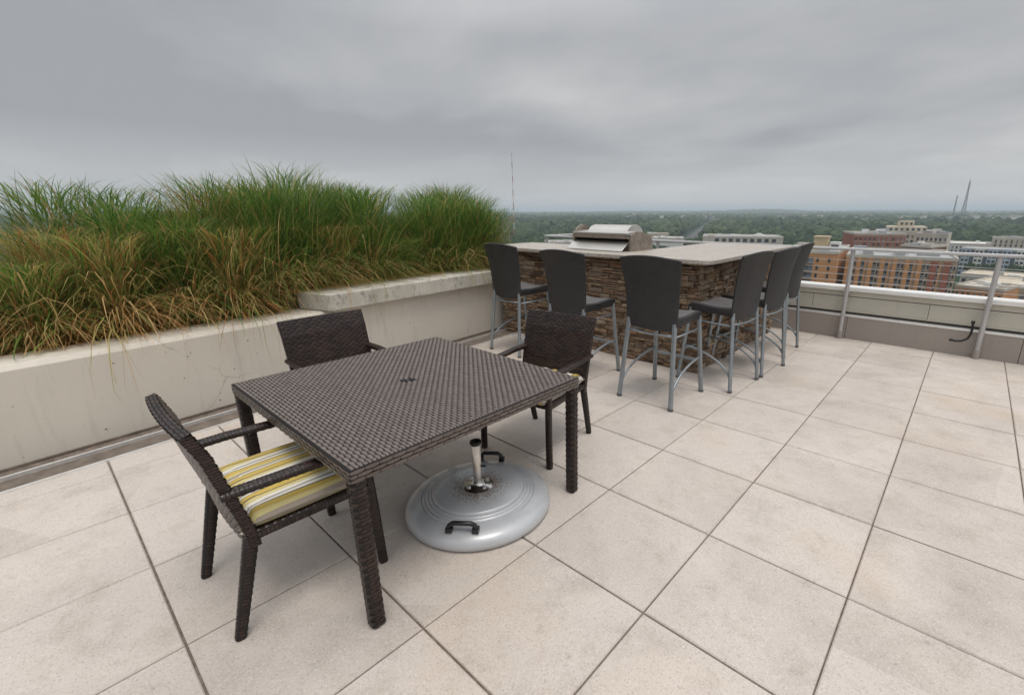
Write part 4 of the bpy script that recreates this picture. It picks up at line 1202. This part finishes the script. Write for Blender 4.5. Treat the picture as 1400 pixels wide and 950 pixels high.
def make_woods():
    # unit clump: squashed irregular icosphere
    def clump(sub):
        bm = bmesh.new(); bmesh.ops.create_icosphere(bm, subdivisions=sub, radius=1)
        V = np.array([v.co[:] for v in bm.verts]); F = np.array([[v.index for v in f.verts] for f in bm.faces]); bm.free()
        keep = V[F].mean(1)[:, 2] > -.35; F = F[keep]
        return V, F
    r = np.random.default_rng(3)
    V0, F0 = clump(2)
    variants = []
    for k in range(10):
        d = 1+.22*r.normal(size=(len(V0), 1)); variants.append(V0*d)
    Vs, Fs, base = [], [], 0
    roadseg = [(Vector(a), Vector(b)) for a, b in zip(rp[:-1], rp[1:])]
    def near_road(x, y):
        p = Vector((x, y))
        for a, b in roadseg:
            ab = b-a; t_ = max(0, min(1, (p-a).dot(ab)/ab.length_squared))
            if (p-(a+ab*t_)).length < 26: return True
        return False
    blds = [(o.location.x, o.location.y) for o in COL.objects if o.type == 'EMPTY' and o.get('category') == 'building' and o.location.z < -10]
    foot = []
    for az0, az1, D0, D1 in ((-17.5, -.2, 195, 275), (-10.5, -1.8, 275, 425), (-2, 11, 230, 545), (-26, -15.8, 380, 450), (-32, -26.8, 440, 550), (-44.5, -35, 370, 420)): foot.append((az0, az1, D0, D1))
    D = 300.
    while D < 9000:
        rad = 6.2*(D/700)**(.75 if D < 1200 else 1.0)
        if D > 1200: rad = 6.2*(1200/700)**.75*(D/1200)**1.05
        step = rad*1.15
        azr = (-96, 16)
        n = int(D*R(azr[1]-azr[0])/(rad*1.5))
        if n > 700: n = 700 if D > 3000 else n
        azs = np.linspace(azr[0], azr[1], n)+r.normal(0, .35*(azr[1]-azr[0])/n, n)
        for az in azs:
            if az < -50 and r.random() < .3: continue
            DD = D+r.normal(0, step*.4)
            x, y = at(az, DD)
            if any(a0 < az < a1 and d0 < DD < d1 for a0, a1, d0, d1 in foot): continue
            if D < 560 and az > -16 and r.random() < .35: continue
            if D < 2300 and near_road(x, y): continue
            # clearings
            cl = math.sin(x*.0061+1.3)*math.sin(y*.0047)+.6*math.sin(x*.013+y*.011)
            if D > 700 and cl > (1.05 if az < -3 else .55): continue
            v = variants[r.integers(10)]; a = r.uniform(0, 2*PI); ca, sa = math.cos(a), math.sin(a)
            rr = rad*r.uniform(.6, 1.55); hh = min(rr*r.uniform(.7, 1.15), 11*r.uniform(.6, 1.3)+D*.0006)
            g = float(hill(np.array(x), np.array(y)))
            P = np.stack([x+(v[:, 0]*ca-v[:, 1]*sa)*rr, y+(v[:, 0]*sa+v[:, 1]*ca)*rr, GZ+g+7+hh*.4+v[:, 2]*hh], 1)
            Vs.append(P); Fs.append(F0+base); base += len(P)
        D += step
    V = np.concatenate(Vs); F = np.concatenate(Fs)
    print('wood clumps', len(Vs), 'faces', len(F))
    m = mat_foliage('woodland', (.012, .034, .018), (.062, .092, .034), .03)
    _n = m.node_tree; _b = _n.nodes['Principled BSDF']; _src = _b.inputs['Base Color'].links[0].from_socket
    _tc = _n.nodes.new('ShaderNodeTexCoord'); _ns = _n.nodes.new('ShaderNodeTexNoise'); _ns.inputs['Scale'].default_value = .0035; _ns.inputs['Detail'].default_value = 6; _n.links.new(_tc.outputs['Object'], _ns.inputs['Vector'])
    _cr = _n.nodes.new('ShaderNodeValToRGB'); _cr.color_ramp.elements[0].position = .48; _cr.color_ramp.elements[0].color = (0, 0, 0, 1); _cr.color_ramp.elements[1].position = .66; _cr.color_ramp.elements[1].color = (.75, .75, .75, 1); _n.links.new(_ns.outputs['Fac'], _cr.inputs[0])
    _mx = _n.nodes.new('ShaderNodeMix'); _mx.data_type = 'RGBA'; _n.links.new(_cr.outputs[0], _mx.inputs[0]); _n.links.new(_src, _mx.inputs[6]); _mx.inputs[7].default_value = (.10, .125, .055, 1); _n.links.new(_mx.outputs[2], _b.inputs['Base Color'])
    o = np_mesh('woods', V, F, m, smooth=False); tag(o, 'far woods of dark green tree crowns below the roof', 'woods', kind='stuff')
make_woods()

# individual trees by the shops
def make_tree(h, rc, seed):
    r_ = np.random.default_rng(seed); t = empty('street_tree', cat='tree')
    tr = MB().tube([(0, 0, 0), (.15, .05, h*.3), (.1, .2, h*.6), (.2, .1, h*.85)], [.32, .26, .17, .06], 8)
    for k in range(6):
        a = k*1.05; z = h*(.35+.06*k)
        tr.tube([(.12, .1, z), (rc*.35*math.cos(a), rc*.35*math.sin(a), z+h*.12), (rc*.65*math.cos(a), rc*.65*math.sin(a), z+h*.2)], [.13, .08, .03], 6)
    tr.build('trunk', M_bark, t, smooth=True)
    n = 2600
    d = r_.normal(size=(n, 3)); d /= np.linalg.norm(d, axis=1)[:, None]
    cl = r_.normal(size=(22, 3)); cl /= np.linalg.norm(cl, axis=1)[:, None]; cl *= r_.uniform(.3, .85, (22, 1))*rc
    ci = r_.integers(0, 22, n)
    p = cl[ci]+d*r_.uniform(.4, 1, (n, 1))**.5*rc*.42; p[:, 2] = p[:, 2]*.8+h*.66
    s_ = r_.uniform(.18, .38, n)
    u = r_.normal(size=(n, 3)); u /= np.linalg.norm(u, axis=1)[:, None]; w = np.cross(u, d); w /= np.linalg.norm(w, axis=1)[:, None]+1e-6
    V = np.stack([p-u*s_[:, None], p+w*s_[:, None]*.6, p+u*s_[:, None], p-w*s_[:, None]*.6], 1).reshape(-1, 3)
    np_mesh('crown', V, np.arange(4*n).reshape(n, 4), M_leaf, parent=t, smooth=False)
    return t
M_bark = simple('bark', (.10, .08, .06), .95, bump=0)
M_leaf = mat_foliage('leaves', (.030, .065, .020), (.075, .125, .040), .5)
tr0 = make_tree(12, 5, 1); first = True
for az, D, s_, lab in ((.55, 213, .85, 'round green tree at the foot of the long orange block, left of the shops'), (1.0, 300, 1.0, 'green tree behind the orange shop building'), (2.2, 318, .9, 'green tree in front of the blue grey apartments near the right railing post'),
                       (3.9, 300, .9, 'green tree beyond the railing at the right edge of the view'), (1.5, 400, 1.1, 'green tree standing close in front of a blue grey bay'), (.2, 405, 1.0, 'green tree at the left end of the blue grey apartments'), (3.2, 398, 1.1, 'green tree at the foot of the blue grey apartments, far right')):
    t = tr0 if first else copy_tree(tr0); first = False
    x, y = at(az, D); t.location = (x, y, GZ); t.rotation_euler[2] = az*2; t.scale = (s_, s_, s_); t['label'] = lab; t['category'] = 'tree'; t['group'] = 'trees beside the shops and apartments'

# masts
mast_m = simple('mast_steel', (.20, .20, .21), .7, bump=0); mast_r = simple('mast_red', (.40, .07, .05), .7, bump=0); mast_w = simple('mast_white', (.6, .58, .56), .7, bump=0)
x, y = at(-47.26, 600)
t = empty('radio_mast', (x, y, GZ), 0, 'slim red and white radio mast rising behind the right end of the grass', 'mast')
zt_ = hz(6.16, 600)-GZ; z = 0; k = 0
mb = MB(); segs = 14
for k in range(segs):
    a, b = zt_*k/segs, zt_*(k+1)/segs; hw = 1.15*(1-k/segs*.75) if k < 8 else .42
    mt = k % 2
    for sx, sy in ((-1, -1), (1, -1), (1, 1), (-1, 1)): mb.tube([(sx*hw/2, sy*hw/2, a), (sx*hw/2, sy*hw/2, b)], .13, 4, mt)
    for q in range(4):
        c4 = [(-1, -1), (1, -1), (1, 1), (-1, 1)]; p_, n_ = c4[q], c4[(q+1) % 4]
        for z_ in range(3):
            za = a+(b-a)*z_/3; zb_ = a+(b-a)*(z_+1)/3
            mb.tube([(p_[0]*hw/2, p_[1]*hw/2, za), (n_[0]*hw/2, n_[1]*hw/2, zb_)], .08, 4, mt)
mb.build('lattice', [mast_r, mast_w], t)
MB().tube([(0, 0, zt_), (0, 0, zt_+2)], .35, 6).build('beacon', mast_m, t)
def lattice(az, D, eltop, bw_, tw, label, n=16):
    x, y = at(az, D); t = empty('lattice_tower', (x, y, GZ), R(20), label, 'tower')
    H = hz(eltop, D)-GZ; mb = MB()
    w = lambda z: tw+(bw_-tw)*(1-z/H)**2.0
    c4 = [(-1, -1), (1, -1), (1, 1), (-1, 1)]
    for k in range(n):
        a, b = H*k/n, H*(k+1)/n; wa, wb = w(a)/2, w(b)/2
        for q in range(4):
            p_, n_ = c4[q], c4[(q+1) % 4]; r0 = max(.35, bw_*.026)
            mb.tube([(p_[0]*wa, p_[1]*wa, a), (p_[0]*wb, p_[1]*wb, b)], r0, 4)
            mb.tube([(p_[0]*wa, p_[1]*wa, a), (n_[0]*wb, n_[1]*wb, b)], r0*.55, 4)
            mb.tube([(n_[0]*wa, n_[1]*wa, a), (p_[0]*wb, p_[1]*wb, b)], r0*.55, 4)
            mb.tube([(p_[0]*wb, p_[1]*wb, b), (n_[0]*wb, n_[1]*wb, b)], r0*.5, 4)
    mb.build('lattice', mast_m, t)
    MB().tube([(0, 0, H), (0, 0, H*1.06)], .7, 6).build('antenna', mast_m, t)
lattice(-1.33, 1700, 2.5, 15, 2.4, 'tall grey lattice tower on the horizon at the right')
lattice(-2.02, 1800, 1.3, 5, 2.0, 'thin grey lattice tower left of the taller tower on the horizon', 12)
for az, el in ((-26.6, .35), (-25.4, .3), (-1.0, .9), (-.4, .55)):
    pass

# ------------------------------------------------------------------ haze
hm = bpy.data.materials.new('haze_air'); hm.use_nodes = True; nt = hm.node_tree; nt.nodes.clear()
ou = nt.nodes.new('ShaderNodeOutputMaterial'); pv = nt.nodes.new('ShaderNodeVolumePrincipled')
pv.inputs['Color'].default_value = (.80, .92, 1.0, 1); pv.inputs['Density'].default_value = .00020; pv.inputs['Anisotropy'].default_value = .0
nt.links.new(pv.outputs[0], ou.inputs['Volume'])
hb = MB().box2((-33000, -33000, GZ-1), (33000, 33000, 92)).build('haze', hm); tag(hb, 'thin bluish haze over the distant land', 'haze', kind='stuff')

# ------------------------------------------------------------------ world, sun, camera
SUN_EL, SUN_AZ = 72, 110      # azimuth clockwise from +Y
w = bpy.data.worlds.new('World'); S.world = w; w.use_nodes = True
nt = w.node_tree; N, L = nt.nodes, nt.links; N.clear()
out = N.new('ShaderNodeOutputWorld'); add = N.new('ShaderNodeAddShader')
sky = N.new('ShaderNodeTexSky'); sky.sky_type = 'NISHITA'; sky.sun_disc = False
sky.sun_elevation = R(SUN_EL); sky.sun_rotation = R(SUN_AZ); sky.air_density = 1.5; sky.dust_density = 4
tc = N.new('ShaderNodeTexCoord'); sp = N.new('ShaderNodeSeparateXYZ'); L.new(tc.outputs['Generated'], sp.inputs[0])
def math_(op, a, b=None, c=None):
    x = N.new('ShaderNodeMath'); x.operation = op
    for i, v in enumerate((a, b, c)):
        if v is None: continue
        if isinstance(v, (int, float)): x.inputs[i].default_value = v
        else: L.new(v, x.inputs[i])
    return x.outputs[0]
z = math_('MAXIMUM', sp.outputs[2], 0.0)
den = math_('ADD', z, .16)
px_ = math_('DIVIDE', sp.outputs[0], den); py_ = math_('DIVIDE', sp.outputs[1], den)
cb = N.new('ShaderNodeCombineXYZ'); L.new(px_, cb.inputs[0]); L.new(py_, cb.inputs[1])
def noise(scale, detail, rough, dist=0, loc=(0, 0, 0), scl=(1, 1, 1), rot=0):
    mp = N.new('ShaderNodeMapping'); mp.inputs['Location'].default_value = loc; mp.inputs['Scale'].default_value = scl; mp.inputs['Rotation'].default_value = (0, 0, rot)
    L.new(cb.outputs[0], mp.inputs[0])
    x = N.new('ShaderNodeTexNoise'); x.inputs['Scale'].default_value = scale; x.inputs['Detail'].default_value = detail; x.inputs['Roughness'].default_value = rough; x.inputs['Distortion'].default_value = dist
    L.new(mp.outputs[0], x.inputs['Vector']); return x.outputs['Fac']
n1 = noise(.5, 4, .48, .2, (3.1, 1.7, 0), (1, 1.25, 1), R(35))
n2 = noise(1.9, 5, .55, .2, (7, 2, 0), (1, 1.2, 1), R(35))
cl = math_('ADD', math_('MULTIPLY', n1, .84), math_('MULTIPLY', n2, .16))
# broad unevenness of the cloud deck: thinner and brighter towards the east, a darker bank low in the west
east = math_('ADD', math_('MULTIPLY', sp.outputs[0], .68), math_('MULTIPLY', sp.outputs[1], .73))
bank = math_('POWER', 2.718, math_('MULTIPLY', math_('POWER', math_('DIVIDE', math_('SUBTRACT', z, .125), .055), 2.0), -1.0))
cl = math_('ADD', cl, math_('MULTIPLY', math_('SUBTRACT', east, .45), .085))
cl = math_('SUBTRACT', cl, math_('MULTIPLY', bank, math_('MAXIMUM', 0.0, math_('SUBTRACT', .092, math_('MULTIPLY', east, .085)))))
cr = N.new('ShaderNodeValToRGB'); L.new(cl, cr.inputs[0])
e = cr.color_ramp.elements; e[0].position = .36; e[0].color = (.34, .352, .375, 1); e[1].position = .68; e[1].color = (.64, .635, .63, 1)
m_ = cr.color_ramp.elements.new(.5); m_.color = (.45, .455, .468, 1)
# lighter calm band near the horizon
hr = N.new('ShaderNodeValToRGB'); L.new(z, hr.inputs[0]); h_ = hr.color_ramp.elements
h_[0].position = 0; h_[0].color = (.85, .85, .85, 1); h_[1].position = .13; h_[1].color = (0, 0, 0, 1)
mx = N.new('ShaderNodeMix'); mx.data_type = 'RGBA'; L.new(hr.outputs[0], mx.inputs[0]); L.new(cr.outputs[0], mx.inputs[6]); mx.inputs[7].default_value = (.60, .60, .595, 1)
# overcast luminance: brighter overhead than at the horizon
gr = N.new('ShaderNodeMapRange'); gr.inputs[1].default_value = .30; gr.inputs[2].default_value = .95; gr.inputs[3].default_value = 1.0; gr.inputs[4].default_value = 3.1; L.new(z, gr.inputs[0])
gs = N.new('ShaderNodeVectorMath'); gs.operation = 'SCALE'; L.new(mx.outputs[2], gs.inputs[0]); L.new(math_('MULTIPLY', gr.outputs[0], 10.0), gs.inputs['Scale'])
m2 = N.new('ShaderNodeMix'); m2.data_type = 'RGBA'; m2.inputs[0].default_value = .975; L.new(sky.outputs[0], m2.inputs[6]); L.new(gs.outputs[0], m2.inputs[7])
b2 = N.new('ShaderNodeBackground'); b2.inputs[1].default_value = .1; L.new(m2.outputs[2], b2.inputs[0]); L.new(b2.outputs[0], out.inputs[0])

ld = bpy.data.lights.new('sun', 'SUN'); ld.energy = 1.45; ld.angle = R(26); ld.color = (1, .95, .88)
lo = bpy.data.objects.new('sun', ld); COL.objects.link(lo)
sd = Vector((math.sin(R(SUN_AZ))*math.cos(R(SUN_EL)), math.cos(R(SUN_AZ))*math.cos(R(SUN_EL)), math.sin(R(SUN_EL))))
lo.rotation_euler = sd.to_track_quat('Z', 'Y').to_euler(); lo.location = (5, -5, 10)

cam = bpy.data.cameras.new('camera'); co = bpy.data.objects.new('camera', cam); COL.objects.link(co); S.camera = co
Rv = Vector((.7637481, .6455136, -.00100943)); Uv = Vector((-.18053462, .2151028, .95975936)); Fv = Vector((-.61975486, .73283216, -.28082191))
mt = Matrix(((Rv.x, Uv.x, -Fv.x, CX), (Rv.y, Uv.y, -Fv.y, CY), (Rv.z, Uv.z, -Fv.z, CZ), (0, 0, 0, 1)))
co.matrix_world = mt
cam.sensor_width = 36; cam.sensor_fit = 'HORIZONTAL'; cam.lens = 634.6588/1400*36; cam.shift_x = -84.10/1400
cam.clip_start = .05; cam.clip_end = 80000

S.view_settings.view_transform = 'Standard'; S.view_settings.look = 'None'; S.view_settings.gamma = 1; S.view_settings.use_curve_mapping = False
S.view_settings.exposure = .11
S.render.engine = 'CYCLES'; S.cycles.max_bounces = 6; S.cycles.volume_bounces = 0; S.cycles.use_denoising = True
